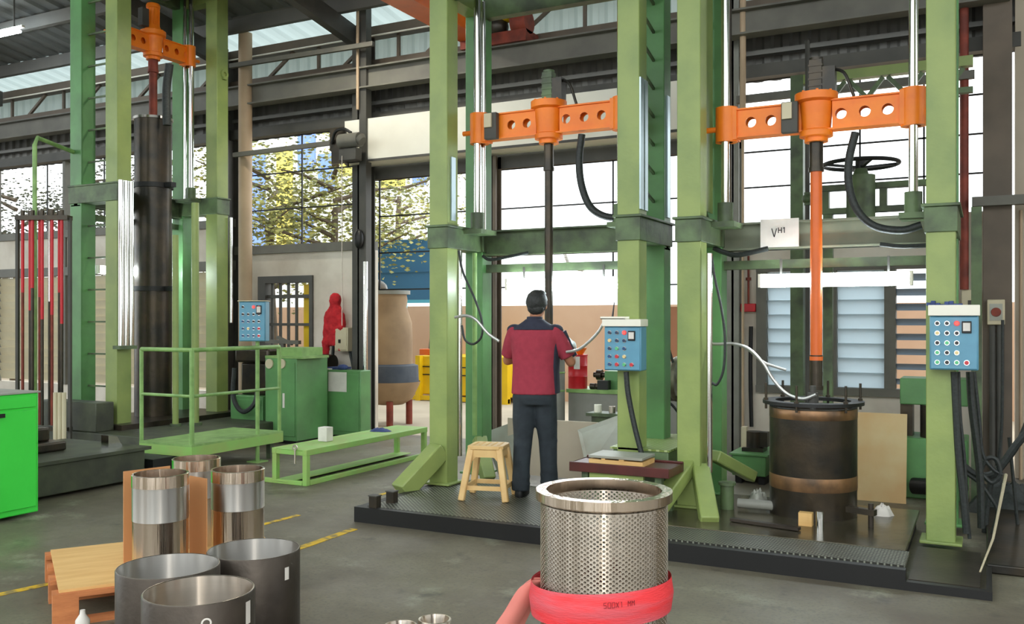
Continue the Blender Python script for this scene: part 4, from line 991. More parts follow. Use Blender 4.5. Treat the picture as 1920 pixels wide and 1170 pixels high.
# rod rack with red dipped rods
c = atD(82, 600, 10.3)
t = thing('rod_rack', 'dark steel rack holding the hanging red and brown honing rods at far left', 'rack', (c.x, c.y, 0), math.radians(25))
zt = atD(82, 408, 10.3).z
MB().box(-.3, .3, -.06, .06, zt-.03, zt+.02).build('top_rail', 'black_metal', t); MB().box(-.3, .3, -.06, .06, .3, .34).build('bottom_rail', 'black_metal', t)
for x in (-.3, .3): MB().box(x-.015, x+.015, -.02, .02, 0, zt).build('upright', 'darkgrey', t)
for k in range(9):
    rnd = random.Random(k); x = -.23+k*.056; L = [.95, 1.15, .9, 1.0, 1.25, 1.05, 1.2, .95, 1.3][k]; mm = 'red' if k not in (5,) else 'chrome'
    w = Matrix.Rotation(math.radians(25), 3, 'Z')@Vector((x, (-.02, .03)[k % 2], 0))
    o = thing('honing_rod', 'thin red-topped steel rod hanging in the rack at far left' if mm == 'red' else 'bright bare steel rod among the red rods at far left', 'rod', (c.x+w.x, c.y+w.y, .36), 0, 'red-topped rods in the rack' if mm == 'red' else None)
    MB().cyl((0, 0, zt-.25-L), (0, 0, zt-.34), .017, n=12).build('painted_length', mm, o); MB().cyl((0, 0, 0), (0, 0, zt-.36-L+.12), .016, n=12).build('bare_length', 'rust' if k % 3 == 0 else 'black_metal', o); MB().cyl((0, 0, zt-.36), (0, 0, zt-.28), .024, n=12).build('cap', 'black_metal', o)
t = thing('bent_pipe', 'thin green pipe frame bent over to the left machine, above the red rods', 'pipe', (c.x, c.y, 0))
p0 = atD(65, 258, 10.4); q = atY(127, 262, 7.4)
MB().tube([(p0.x, p0.y, 0), (p0.x, p0.y, p0.z-.08), (p0.x+.02, p0.y+.02, p0.z), (-9.74, 7.4, p0.z-.05)], .025).build('pipe', 'rail', t, world=True)
for k, px in enumerate((104, 112, 120)):
    a, b = atD(px, 736, 9.4), atD(px, 842, 9.4); m = MB().cyl((a.x, a.y, 0), (a.x, a.y, a.z), .022, n=14); solo('beige_tube', m, 'beige_box', 'pale tube standing on the floor left of the tall left machine', 'tube', 'pale tubes standing left of the tall machine')
# vivid green cabinet
gz = atZ(73, 966); zc_ = .97
t = thing('tool_cabinet', 'vivid green steel cabinet at the left edge of the floor', 'cabinet', (gz.x-.5, gz.y-.4, 0), 0)
MB().box(gz.x-1.0, gz.x-.004, gz.y-1.0, gz.y, .03, zc_).build('body', 'bright_green', t, world=True, bevel=.01)
MB().box(gz.x-1.0, gz.x+.01, gz.y-1.01, gz.y+.01, zc_, zc_+.012).build('top_sheet', 'lightgrey', t, world=True)
d_ = MB().box(gz.x-.004, gz.x+.012, gz.y-.96, gz.y-.03, .08, .84).build('door', 'bright_green', t, world=True, bevel=.004)
o = MB().box(gz.x+.012, gz.x+.03, gz.y-.44, gz.y-.3, .80, .83).box(gz.x+.012, gz.x+.035, gz.y-.42, gz.y-.4, .78, .83); o.v = [v-t.location for v in o.v]; o.build('handle', 'black', d_)
MB().box(gz.x-.004, gz.x+.012, gz.y-.96, gz.y-.03, .86, .95).build('drawer_front', 'bright_green', t, world=True, bevel=.004)
# ================================================================ low green bench frame
bx, by0, by1 = -5.585, 6.68, 8.75
t = thing('low_bench', 'long low light-green steel bench frame on the floor left of the stool', 'bench', (bx-.2, (by0+by1)/2, 0))
W, H = .42, .335
def bb(*a, n='rail_bar'): MB().box(*a).build(n, 'green_bench', t, world=True, bevel=.004)
bb(bx-.05, bx, by0, by1, H-.055, H, n='top_rail'); bb(bx-W, bx-W+.05, by0, by1, H-.055, H, n='top_rail')
bb(bx-W+.05, bx-.05, by0, by1, H-.012, H-.002, n='top_sheet'); bb(bx-W+.05, bx-.05, by0+.002, by0+.05, H-.055, H-.012, n='end_rail'); bb(bx-W+.05, bx-.05, by1-.05, by1-.002, H-.055, H-.012, n='end_rail')
for x in (bx-.055, bx-W):
    for y in (by0, by1-.06): bb(x+.002, x+.053, y+.002, y+.053, 0.0, H-.05, n='leg')
bb(bx-.045, bx-.003, by0+.06, by1-.065, .0, .045, n='lower_rail'); bb(bx-W, bx-W+.2, by0-.0, by1, .02, .03, n='lower_sheet'); bb(bx-W-.25, bx-.06, by0+.004, by0+.05, 0, .04, n='lower_end_rail')
p = Vector((bx-.12, by0-.0, H)); m = MB().tube([(p.x, p.y-.02, H-.13), (p.x, p.y-.02, H+.01)], .008).lathe([(.015, -.006), (.028, -.006), (.028, .006), (.015, .006), (.015, -.006)], (p.x, p.y-.02, H+.02), 16, axis='y'); solo('eye_bolt', m, 'steel', 'steel eye bolt at the near end of the low green bench frame', 'bolt')
p = atZ(605, 828, H); m = MB().box(p.x-.06, p.x+.05, p.y-.0, p.y+.1, H, H+.14); solo('white_block', m, 'paper', 'white square block standing on the low green bench frame', 'block', bevel=.004)
p = atZ(712, 808, H); cloth((p.x, p.y, H), .12, .03, 9, 'blue rag lying on the low green bench frame', mm='blue_dark')
# ================================================================ green cabinets behind the bench
def cab(px0, px1, pyt, pyb, name, label, mm, dep=.6, extra=None):
    g = atZ((px0+px1)/2, pyb); Y = g.y; a, b = atY(px0, 700, Y).x, atY(px1, 700, Y).x; z = atY((px0+px1)/2, pyt, Y).z
    t = thing(name, label, 'cabinet', ((a+b)/2, Y+dep/2, 0))
    MB().box(a, b, Y, Y+dep, .04, z).build('body', mm, t, world=True, bevel=.01); MB().box(a+.03, b-.03, Y+.03, Y+dep-.03, 0, .04).build('plinth', 'black', t, world=True)
    MB().box(a+.02, b-.02, Y-.012, Y, .1, z-.05).build('front_panel', mm, t, world=True, bevel=.003)
    return t, a, b, Y, z
t2, a, b, Y, z = cab(592, 676, 694, 822, 'green_cabinet', 'large green machine cabinet with a paper sheet taped on its front', 'green2', .22)
MB().box(a+.02, a+.05, Y-.03, Y-.012, .45, .62).build('handle', 'black', t2, world=True)
pa_, pb_ = atY(616, 697, Y-.016), atY(650, 735, Y-.016)
m = MB().box(pa_.x, pb_.x, Y-.02, Y-.016, pb_.z, pa_.z); solo('paper_sheet', m, 'paper', 'white paper sheet taped to the large green cabinet', 'paper')
solo('blue_rag', MB().box(a+.1, a+.35, Y+.1, Y+.3, z, z+.03).sphere((a+.35, Y+.12, z+.03), (.08, .06, .04)), 'blue_dark', 'blue cloth lying on top of the large green cabinet', 'cloth')
solo('paper_stack', MB().box(a-.02, a+.2, Y+.02, Y+.09, z, z+.015), 'paper', 'white papers lying at the front edge on top of the large green cabinet', 'paper')
t1, a1, b1, Y1, z1 = cab(497, 556, 672, 832, 'green_pump_cabinet', 'green pump cabinet with round gauges, left of the larger green cabinet', 'green2', .6)
for k, px in enumerate((505, 528)):
    g = atY(px, 682, Y1-.02); MB().lathe([(0, -.02), (.06, -.02), (.06, 0)], (g.x, Y1-.01, g.z), 20, axis='y').build('gauge', 'beige_box', t1, world=True)
MB().box(a1+.3, a1+.33, Y1-.02, Y1-.01, .45, .63).build('white_strip', 'paper', t1, world=True)
MB().box(a1+.0, b1+.1, Y1+.0, Y1+.5, z1, z1+.03).box(a1+.1, b1+.0, Y1+.1, Y1+.5, z1+.03, z1+.13).build('top_tray', 'rail', t1, world=True)
Yp = 10.02; zp = atY(575, 676, Yp).z; xa_, xb2, xc_ = atY(543, 670, Yp).x, atY(598, 670, Yp).x, atY(624, 670, Yp).x
t = thing('orange_pump', 'orange and brown pump with a black motor behind the two green cabinets', 'pump', ((xa_+xc_)/2, Yp, 0))
MB().cyl((xa_, Yp, zp), (xb2, Yp, zp-.02), .09, n=24).box(xa_+.05, xb2-.05, Yp-.1, Yp+.1, zp+.06, zp+.1).build('pump_body', 'rust', t, world=True)
MB().cyl((xa_+.1, Yp-.02, zp+.02), (xa_+.2, Yp-.02, zp+.02), .1, n=24).build('coupling', 'orange_pipe', t, world=True)
MB().cyl((xb2, Yp, zp-.02), (xc_, Yp, zp-.03), .12, n=24).build('motor', 'black_metal', t, world=True)
MB().box(xa_+.03, xc_-.02, Yp-.12, Yp+.12, 0, zp-.1).build('pedestal', 'black', t, world=True)
t0, a0_, b0_, Y0, z0 = cab(432, 492, 742, 826, 'low_green_tank', 'low green tank behind the platform railing', 'green2', .6)
solo('black_pump', MB().box(a0_+.08, b0_-.02, Y0+.1, Y0+.5, z0, z0+.42).box(a0_+.02, b0_+.05, Y0+.05, Y0+.5, z0+.42, z0+.6), 'black_metal', 'black pump unit on the low green tank behind the railing', 'pump', bevel=.03)
m = MB().tube(curve([atY(440, 690, Y0-.1), atY(438, 745, Y0-.12), atY(455, 772, Y0-.15), atY(478, 755, Y0-.12), atY(484, 715, Y0-.05)]), .03); solo('black_hose', m, 'rubber', 'black hose looping down in front of the low green tank', 'hose')
# grey bar lying over the top of the pump cabinet
m = MB().bar(atY(500, 640, 9.8), atY(562, 642, 9.8), .06, .05).bar(atY(520, 632, 9.8), atY(548, 645, 9.8), .04).bar((atY(531, 640, 9.8).x, 9.8, 0), atY(531, 640, 9.8), .05); solo('bracket', m, 'frame_grey', 'grey brackets leaning in front of the barred doorway', 'bracket')
# ================================================================ things on the left wall
m = MB(); p = atY(629, 600, WY-.14)
loft(m, [(0, 0, .37, .035, .03), (.0, 0, .33, .075, .06), (.0, -.01, .26, .09, .075), (-.005, 0, .19, .075, .06), (-.01, 0, .14, .12, .075), (-.01, 0, .05, .135, .08), (-.015, 0, -.1, .125, .08), (-.01, 0, -.28, .115, .07), (.0, 0, -.36, .1, .06)], 28)
loft(m, [(-.1, -.01, .12, .05, .05), (-.13, -.02, -.1, .055, .05), (-.15, -.02, -.35, .055, .045), (-.17, -.02, -.6, .045, .04)], 18)
loft(m, [(.1, -.01, .1, .05, .05), (.13, -.02, -.1, .05, .05), (.11, -.02, -.42, .045, .04)], 18)
m.v = [v+p for v in m.v]
o = solo('red_jacket', m, 'red_cloth', 'red hooded work jacket hanging on the plastered wall', 'jacket')
r_ = o.modifiers.new('Remesh', 'REMESH'); r_.mode = 'VOXEL'; r_.voxel_size = .014; r_.use_smooth_shade = True
tj = bpy.data.textures.new('cloth_folds', 'CLOUDS'); tj.noise_scale = .07; dj = o.modifiers.new('Displace', 'DISPLACE'); dj.texture = tj; dj.strength = .035
pa_, pb_ = atY(627, 614, WY-.2), atY(652, 659, WY-.2)
t = thing('electrical_box', 'beige electrical box on the plastered wall below the red jacket', 'electrical box', ((pa_.x+pb_.x)/2, WY-.1, pb_.z))
w = pb_.x-pa_.x; h = pa_.z-pb_.z
MB().box(-w/2, w/2, -.1, .09, 0, h).build('housing', 'beige_box', t, bevel=.008); MB().box(-w/2+.02, w/2-.02, -.108, -.1, .02, h-.02).build('door', 'beige_box', t, bevel=.003)
MB().box(-.03, 0, -.125, -.108, h*.35, h*.5).build('latch', 'black', t)
for x in (w/2+.06, w/2+.1): MB().tube(curve([(x-.1, 0, 0), (x-.05, 0, -.2), (x, 0, -.45)]), .02).build('cable', 'rubber', t)
m = MB().bar(atY(666, 660, WY-.15), atY(668, 570, WY-.12), .05, .03); solo('timber_strip', m, 'rust', 'brown timber strip leaning on the wall beside the beige electrical box', 'strip')
m = MB().bar((atY(613, 690, WY-.35).x, WY-.35, 0), atY(627, 625, WY-.16), .03); solo('dark_pole', m, 'black', 'short dark pole leaning under the red jacket', 'pole')
# rainwater pipe and long thin rails on the left
p = atY(460, 300, WY-.45); m = MB().cyl((p.x, p.y, 0), (p.x, p.y, 5.6), .095, n=24); solo('rainwater_pipe', m, 'beige_pipe', 'thick beige rainwater pipe rising beside the left window', 'pipe')
for k, (x0, y0, x1, y1, lb) in enumerate([(438, 38, 640, 0, 'uppermost of the three thin dark rails crossing the beige pipe'), (432, 124, 700, 82, 'middle one of the three thin dark rails crossing the beige pipe'), (438, 291, 622, 268, 'lowest of the three thin dark rails, reaching to the roller door motor')]):
    a, b = atY(x0, y0, WY-.62), atY(x1, y1, WY-.62 if k < 2 else WY-.45); m = MB().bar(a, b, .05, .06); solo('thin_rail', m, 'frame_grey', lb, 'rail')
# vertical post before the roller door with conduit
t = thing('door_post', 'tall dark steel post at the left side of the roller door opening', 'post', (atY(685, 600, WY-.4).x, WY-.4, 0))
MB().box(-.055, .055, -.06, .06, 0, 6.2).build('post', 'darkgrey', t); MB().cyl((.075, -.1, .4), (.075, -.1, 2.3), .03).build('conduit', 'chrome', t)
MB().sphere((-.03, -.1, 2.6), (.07, .06, .13)).build('cable_bundle', 'black', t)
MB().cyl((-.05, -.1, 4.3), (-.05, -.1, 6.2), .02).build('cable_tube', 'beige_pipe', t)
# roller shutter box and motor
bxa, bxb = atY(646, 250, WY-.42).x, -2.75
t = thing('roller_shutter', 'long white roller shutter box across the top of the door opening', 'roller shutter', ((bxa+bxb)/2, WY-.2, 3.62))
MB().box(bxa, bxb, WY-.42, WY-.05, 3.62, 4.19).build('housing', 'white', t, world=True, bevel=.005)
MB().box(bxa-.0, bxb, WY-.43, WY-.42, 3.62, 3.65).build('edge_flange', 'darkgrey', t, world=True)
m0 = atY(655, 275, WY-.55)
t = thing('shutter_motor', 'dark roller door motor and bracket at the left end of the white box', 'motor', (m0.x, m0.y, m0.z-.15))
MB().box(-.28, -.02, -.02, .02, -.06, .32).prism([(-.3, .12), (-.3, .4), (-.05, .4), (-.0, -.12)], -.03, .0, 'xz').build('bracket', 'black_metal', t)
MB().cyl((-.05, -.12, .2), (.26, -.12, .2), .095, n=24).cyl((.26, -.12, .2), (.3, -.12, .17), .09, .06, n=24).build('motor', 'frame_grey', t)
MB().box(-.05, .22, -.16, -.02, -.06, .1).build('gear_housing', 'darkgrey', t, bevel=.01)
MB().tube(curve([(-.25, -.05, .2), (-.15, -.1, .34), (0, -.12, .36), (.12, -.12, .3)]), .02).build('cable', 'black', t)
MB().tube([(.02, -.18, .0), (.02, -.18, -2.2)], .006).build('pull_chain', 'steel', t)
# ================================================================ overhead crane
t = thing('overhead_crane', 'orange overhead crane girder with rusty end carriage at the top centre', 'crane', (-5.6, 9.5, 4.95))
MB().box(-5.7, -5.5, 6.6, 10.05, 4.98, 5.2).box(-5.76, -5.44, 6.6, 10.05, 4.96, 4.985).build('girder', 'orange_pipe', t, world=True)
MB().box(-5.75, -4.85, 9.75, 10.1, 4.86, 5.0).build('end_carriage', 'rust', t, world=True)
MB().sphere((-5.3, 9.85, 5.1), (.16, .14, .15)).build('motor', 'black_metal', t, world=True)
MB().cyl((-5.5, 9.85, 5.34), (-5.1, 9.85, 5.34), .2, n=24).build('drum', 'yellow', t, world=True)
MB().cyl((-5.05, 9.85, 5.1), (-4.85, 9.85, 5.1), .14, n=20).build('wheel', 'rust', t, world=True)
# ================================================================ outside equipment
g = atZ(742, 802); Yt = 11.35; sc_ = 1
p = atY(731, 700, Yt)
t = thing('cooling_tower', 'dusty beige bottle-shaped cooling tower on red legs outside the roller door', 'cooling tower', (p.x, Yt, 0))
def zz(py): return atY(738, py, Yt).z
r0 = (atY(767, 650, Yt).x-atY(697, 650, Yt).x)/2
MB().lathe([(r0*.72, zz(548)), (r0*.78, zz(562)), (r0*.74, zz(575)), (r0*.98, zz(605)), (r0, zz(640)), (r0, zz(690)), (r0*.7, zz(690))], n=40).build('shell', 'tower', t)
MB().lathe([(0, zz(545)), (r0*.9, zz(545)), (r0*.9, zz(552)), (r0*.6, zz(553))], n=40).build('fan_cowl', 'grey', t)
MB().lathe([(r0*1.0, zz(682)), (r0*1.25, zz(685)), (r0*1.28, zz(716)), (r0*1.0, zz(716))], n=40, sm=True).build('louvre_band', 'slate', t)
MB().lathe([(r0*1.35, zz(715)), (r0*1.3, zz(722)), (r0*1.0, zz(748)), (r0*.6, zz(758)), (0, zz(758))], n=40).build('basin', 'tower', t)
for k in range(4):
    a = k*PI/2+.6; MB().cyl((r0*.85*math.cos(a), r0*.85*math.sin(a), -.02), (r0*.85*math.cos(a), r0*.85*math.sin(a), zz(750)), .05).build('leg', 'rust', t)
MB().sphere((-.3, 0, zz(540)), (.22, .2, .14)).build('fan_motor', 'black_metal', t)
Yy = 15.0; a = atY(785, 700, Yy).x; b = atY(957, 700, Yy).x
t = thing('yellow_skid', 'yellow steel machine skid outside beyond the door opening', 'machine', ((a+b)/2, Yy+.5, 0))
zy = lambda py: atY(860, py, Yy).z
MB().box(a, b, Yy, Yy+1.2, zy(742), zy(668)).build('body', 'yellow', t, world=True, bevel=.02)
MB().box(a-.3, b, Yy-.1, Yy-.02, zy(752), zy(744)).box(a, a+.1, Yy-.12, Yy, zy(760), zy(668)).box(b-.12, b, Yy-.12, Yy, zy(760), zy(668)).build('frame', 'yellow', t, world=True)
MB().box(a+.05, b-.05, Yy-.015, Yy, zy(705), zy(703)).box(a+.05, b-.05, Yy-.015, Yy, zy(690), zy(688)).build('panel_seam', 'black', t, world=True)
for x in (a+.3, b-.5): MB().cyl((x, Yy+.2, .2), (x, Yy+.4, .2), .22, n=24).build('wheel', 'black', t, world=True)
t = thing('pipe_fittings_box', 'orange beige box of old pipe parts on top of the yellow skid', 'box', (atY(800, 650, Yy).x, Yy+.4, zy(668)))
MB().box(-.3, .35, -.2, .2, 0, .12).build('tray', 'orange_pipe', t, bevel=.01); MB().cyl((-.1, 0, .1), (-.05, 0, .75), .1, .07).cyl((.05, 0, .1), (.12, 0, .75), .08, .1).box(-.12, .16, -.05, .05, .6, .7).build('old_casting', 'black_metal', t)
# ================================================================ green gantry and handwheel unit behind the right machine
Yg = 9.3
t = thing('lattice_gantry', 'green lattice gantry frame behind the right machine near the window', 'gantry', (atY(1492, 300, Yg).x, Yg, 0))
a, b = atY(1484, 145, Yg), atY(1690, 120, Yg)
MB().box(a.x, a.x+.12, Yg-.06, Yg+.06, 0, a.z).build('post', 'green_dirty', t, world=True)
MB().box(a.x, b.x+.6, Yg-.05, Yg+.05, a.z-.09, a.z).build('top_chord', 'green', t, world=True)
m = MB(); x = a.x+.2
while x < b.x+.5: m.bar((x, Yg, a.z-.1), (x+.16, Yg, a.z-.28), .04).bar((x+.16, Yg, a.z-.28), (x+.3, Yg, a.z-.1), .04); x += .34
m.box(a.x, b.x+.6, Yg-.04, Yg+.04, a.z-.33, a.z-.28).build('lattice', 'green_dirty', t, world=True)

c = atY(1400, 190, Yg+.5); d_ = atY(1715, 150, Yg+.5)
Yh = 8.6
t = thing('handwheel_unit', 'green cross frame with a large black handwheel behind the right machine', 'valve', (atY(1615, 360, Yh).x, Yh, 2.5))
a, b = atY(1542, 372, Yh), atY(1728, 360, Yh); h0, h1 = atY(1640, 398, Yh).z, atY(1640, 343, Yh).z; c = atY(1616, 350, Yh)
m = MB().box(a.x, b.x+.05, Yh-.05, Yh+.05, h0, h0+.05).box(a.x, b.x+.05, Yh-.05, Yh+.05, h1-.05, h1)
x = a.x
while x < b.x+.05: m.box(x, x+.06, Yh-.04, Yh+.04, h0, h1); x += .24
m.build('frame', 'green_dirty', t, world=True)
MB().cyl((c.x, Yh-.08, h0-.08), (c.x, Yh-.08, h1+.06), .12, n=28).cyl((c.x, Yh-.08, h1+.06), (c.x, Yh-.08, h1+.12), .07, .05, n=20).build('gearbox', 'green_dirty', t, world=True)
hw = h1+.16; m = MB().tube([(c.x+.31*math.cos(k*PI/18), Yh-.08+.31*math.sin(k*PI/18), hw) for k in range(37)], .018, 8, cap=False)
for k in range(4):
    aa = k*PI/2+.4; m.bar((c.x, Yh-.08, hw-.03), (c.x+.3*math.cos(aa), Yh-.08+.3*math.sin(aa), hw), .03, .02)
m.cyl((c.x, Yh-.08, hw-.08), (c.x, Yh-.08, hw+.03), .045); m.build('handwheel', 'black', t, world=True)
for x, nm in ((a.x+.05, 'post'), (b.x+.42, 'post')): MB().box(x-.04, x+.04, Yh-.04, Yh+.04, 0, h0).build(nm, 'green_dirty', t, world=True)
p = atY(1514, 373, 8.9); t = thing('valve_pipe', 'thin dark vertical pipe with a round valve knob beside the orange spindle', 'pipe', (p.x, 8.9, 0))
MB().cyl((0, 0, 0), (0, 0, 4.15), .022).build('pipe', 'darkgrey', t); MB().sphere((0, 0, p.z), (.05, .05, .05)).cyl((0, -.0, p.z-.06), (0, 0, p.z+.06), .03).build('valve_knob', 'green_dirty', t)
# ================================================================ right wall things
Yw = WY-.12
p = atY(1403, 577, WY-.04)
t = thing('fire_call_box', 'small red call box with conduit on the wall left of the louvre window', 'box', (p.x, WY-.0, p.z-.045))
MB().box(-.08, .08, -.07, 0, 0, .09).build('box', 'red', t, bevel=.006); MB().cyl((0, -.03, .09), (0, -.03, .62), .012).cyl((0, -.03, .35), (0, -.03, .38), .03).build('conduit', 'rust', t)
m = MB().tube(curve([atY(1409, 800, WY-.05), atY(1407, 700, WY-.05), atY(1408, 612, WY-.05)]), .022); solo('black_conduit', m, 'black', 'black vertical conduit on the wall left of the louvre window', 'conduit')
t = thing('red_pipe', 'dark red vertical fire pipe at the right, ending at a beige switch box', 'pipe', (atY(1808, 300, WY-.3).x, WY-.3, 0))
p = atY(1816, 543, WY-.3); MB().cyl((0, 0, p.z), (0, 0, 5.6), .04).build('pipe', 'rust', t)
pa_, pb_ = atY(1806, 543, WY-.3), atY(1832, 590, WY-.3)
t = thing('switch_box', 'beige switch box under the dark red pipe', 'electrical box', ((pa_.x+pb_.x)/2, WY-.25, pb_.z))
MB().box(-.075, .075, -.05, .24, 0, pa_.z-pb_.z).build('housing', 'beige_box', t, bevel=.006); MB().box(-.02, .02, -.056, -.05, .08, .14).build('switch', 'darkgrey', t)
pa_, pb_ = atY(1851, 562, WY-.4), atY(1884, 609, WY-.4)
t = thing('isolator_switch', 'pale grey rotary isolator switch on the brown column at the far right', 'electrical box', ((pa_.x+pb_.x)/2, WY-.4, pb_.z))
w = pb_.x-pa_.x; h = pa_.z-pb_.z
MB().box(-w/2, w/2, -.08, .055, 0, h).build('housing', 'beige_box', t, bevel=.008); MB().lathe([(0, -.02), (.04, -.02), (.045, 0)], (0, -.08, h/2), 20, axis='y').build('knob', 'rust', t); MB().box(-w/2+.02, w/2-.02, -.086, -.08, .04, h-.04).build('cover', 'lightgrey', t)
for k, px in enumerate((1861, 1874)):
    p = atY(px, 640, WY-.42); z1 = atY(px, 610, WY-.42).z; m = MB().cyl((p.x, p.y, 0), (p.x, p.y, z1), .028, n=12); solo('conduit', m, 'darkgrey', ['dark conduit running down the brown column below the isolator switch, left one', 'dark conduit running down the brown column below the isolator switch, right one'][k], 'conduit')
m = MB().cyl((atY(1914, 400, WY-.16).x, WY-.16, 0), (atY(1914, 400, WY-.16).x, WY-.16, 2.6), .015); solo('thin_conduit', m, 'beige_pipe', 'thin beige conduit on the wall at the right edge of the view', 'conduit')
m = MB().box(atY(1822, 390, WY-.5).x, 1.5, WY-.45, WY-.35, 2.63, 2.72); solo('wall_bracket_rail', m, 'frame_grey', 'grey horizontal bracket rail across the brown column at the far right', 'rail')
# beige board leaning behind the drum, green tanks
a, b = atZ(1618, 932), atZ(1698, 932); Yb = 8.35
x0, x1 = atY(1450, 850, Yb).x, atY(1699, 850, Yb).x; zt = atY(1650, 777, Yb).z
m = MB().bar(((x0+x1)/2, Yb, .0), ((x0+x1)/2, Yb+.12, zt), x1-x0, .015, up=(0, 1, 0)); solo('beige_board', m, 'tan_board', 'tall beige stained board leaning behind the black drum', 'board')
def tank(px0, px1, pyt, pyb, Y, label, motor=True):
    x0, x1 = atY(px0, 850, Y).x, atY(px1, 850, Y).x; z = atY(px0, pyt, Y).z; t = thing('coolant_tank', label, 'tank', ((x0+x1)/2, Y+.35, 0))
    w = (x1-x0)/2
    MB().prism([(-w, .08), (w, .08), (w, z), (-w, z)], -.35, .45, 'xz').build('body', 'green2', t, bevel=.01); MB().box(-w-.02, w+.02, -.37, .47, z, z+.015).build('lid', 'green2', t)
    for x in (-w+.05, w-.05): MB().box(x-.03, x+.03, -.3, .4, 0, .08).build('skid', 'black', t)
    if motor:
        MB().cyl((0, -.1, z+.015), (0, -.1, z+.2), .08).box(-.1, .1, -.2, .0, z+.015, z+.05).box(.06, .13, -.15, -.05, z+.06, z+.2).build('pump_motor', 'black_metal', t); MB().box(-.12, -.07, -.14, -.06, z+.04, z+.24).build('pump_plate', 'beige_box', t)
    return t
tank(1372, 1436, 852, 895, 8.65, 'green coolant tank with a small black motor, left of the black drum')
t = thing('green_power_pack', 'green hydraulic power pack with a black motor, between the beige board and the right column', 'power pack', (atY(1745, 800, 8.9).x, 8.9, 0))
w = .3; MB().box(-w, w, -.25, .25, .0, .52).build('tank', 'green2', t, bevel=.01); MB().box(-w+.06, w, -.15, .2, .8, 1.03).build('upper_casing', 'green2', t, bevel=.01); MB().cyl((.05, -.1, .52), (.05, -.1, .8), .13).box(-.24, -.14, -.1, .1, .52, .95).build('motor', 'black_metal', t)
MB().cyl((-.12, -.32, .12), (.1, -.42, .14), .07).cyl((.1, -.42, .14), (.3, -.45, .16), .03).build('hydraulic_cylinder', 'black', t)
# ================================================================ VH1 sign
Ys = 7.15+.31-.09
pa_, pb_ = atY(1426, 412, Ys), atY(1498, 462, Ys)
t = thing('paper_sign', 'white paper sign in a plastic sleeve on the cross beam, hand lettered VH1', 'sign', ((pa_.x+pb_.x)/2, Ys, pb_.z)); w = pb_.x-pa_.x; h = pa_.z-pb_.z
MB().box(-w/2, w/2, -.004, .0, 0, h).build('sheet', 'paper', t)
m = MB(); x = -w*.2; s_ = .03
for ch, sc2, dz in (('V', 1.25, -.02), ('H', .8, .01), ('1', .8, .01)):
    for st in GL[ch]:
        for (u0, v0), (u1, v1) in zip(st, st[1:]): m.tube([(x+u0*s_*sc2, -.006, h*.45+dz+v0*s_*sc2*.9), (x+u1*s_*sc2, -.006, h*.45+dz+v1*s_*sc2*.9)], .0035, 5)
    x += s_*sc2*1.35
m.build('lettering', 'ink', t)
# ================================================================ hoses and cables
def hose(name, pts, r, mm, label, cat='hose', n=8):
    m = MB().tube(curve(pts, 7), r, n); return solo(name, m, mm, label, cat)
def hY(y, *pp): return [atY(a, b, y) for a, b in pp]
hose('coolant_hose', hY(6.72, (853, 595), (875, 592), (893, 600), (915, 625), (936, 640)), .013, 'hose', 'segmented steel coolant hose from the left column to the worker')
hose('coolant_hose', hY(6.75, (1133, 603), (1122, 622), (1105, 640), (1085, 655), (1062, 660)), .012, 'hose', 'segmented steel coolant hose from the blue control box to the worker')
hose('thin_hose', hY(6.8, (860, 470), (868, 510), (890, 560), (903, 600), (903, 630), (888, 645), (872, 637), (866, 610)), .01, 'rubber', 'thin grey hose looping down beside the left column of the middle machine')
for k, (px, X) in enumerate(((862, None), (890, None))):
    p = atY(px, 600, 6.95+.25*k); m = MB().cyl((p.x, p.y, .5 if k else .35), (p.x, p.y, atY(px, 470, 6.95).z), .022); solo('vertical_pipe', m, ['chrome', 'rail'][k], ['bright thin vertical pipe beside the left front column of the middle machine', 'pale green vertical pipe between the left columns of the middle machine'][k], 'pipe')
hose('coolant_hose', hY(6.95, (1328, 645), (1350, 645), (1378, 645), (1405, 655), (1430, 680), (1450, 712), (1475, 738), (1505, 748), (1530, 740)), .012, 'hose', 'long steel coolant hose curving down into the top of the black drum')
hose('coolant_hose', hY(6.97, (1400, 652), (1430, 678), (1455, 688), (1474, 694)), .01, 'hose', 'short straight branch of coolant hose ending in the air left of the black drum')
hose('thin_hose', hY(6.8, (1334, 480), (1340, 520), (1352, 575), (1359, 630), (1357, 690), (1345, 720), (1335, 718)), .01, 'rubber', 'thin dark hose hanging in a long loop beside the left column of the right machine')
p = atY(1330, 600, 6.8); m = MB().cyl((p.x, p.y, .4), (p.x, p.y, atY(1330, 475, 6.8).z), .024); solo('vertical_pipe', m, 'chrome', 'bright thin vertical pipe beside the left column of the right machine', 'pipe')
hose('power_cable', hY(6.68, (1174, 697), (1178, 740), (1190, 800), (1204, 855)), .022, 'rubber', 'thick black cable hanging from the control box beside the worker', 'cable')
hose('thin_cable', hY(7.62, (1215, 520), (1235, 590), (1262, 680)), .012, 'rubber', 'thin dark cable slanting down to the drive motor, right one of the pair', 'cable')
hose('thin_cable', hY(7.62, (1210, 560), (1222, 610), (1240, 672)), .012, 'rubber', 'thin dark cable slanting down to the drive motor, left one of the pair', 'cable')
hose('beam_cable', hY(7.35, (905, 480), (920, 487), (960, 480), (990, 474)), .014, 'rubber', 'black cable sagging under the middle machine cross beam at its left end', 'cable')
hose('beam_cable', hY(7.3, (1338, 465), (1360, 474), (1385, 478), (1440, 466)), .02, 'rubber', 'black cable sagging under the right machine cross beam at its left end', 'cable')
hose('beam_cable', hY(7.2, (1650, 458), (1690, 462), (1742, 460)), .016, 'rubber', 'black cable along the right machine cross beam at its right end', 'cable')
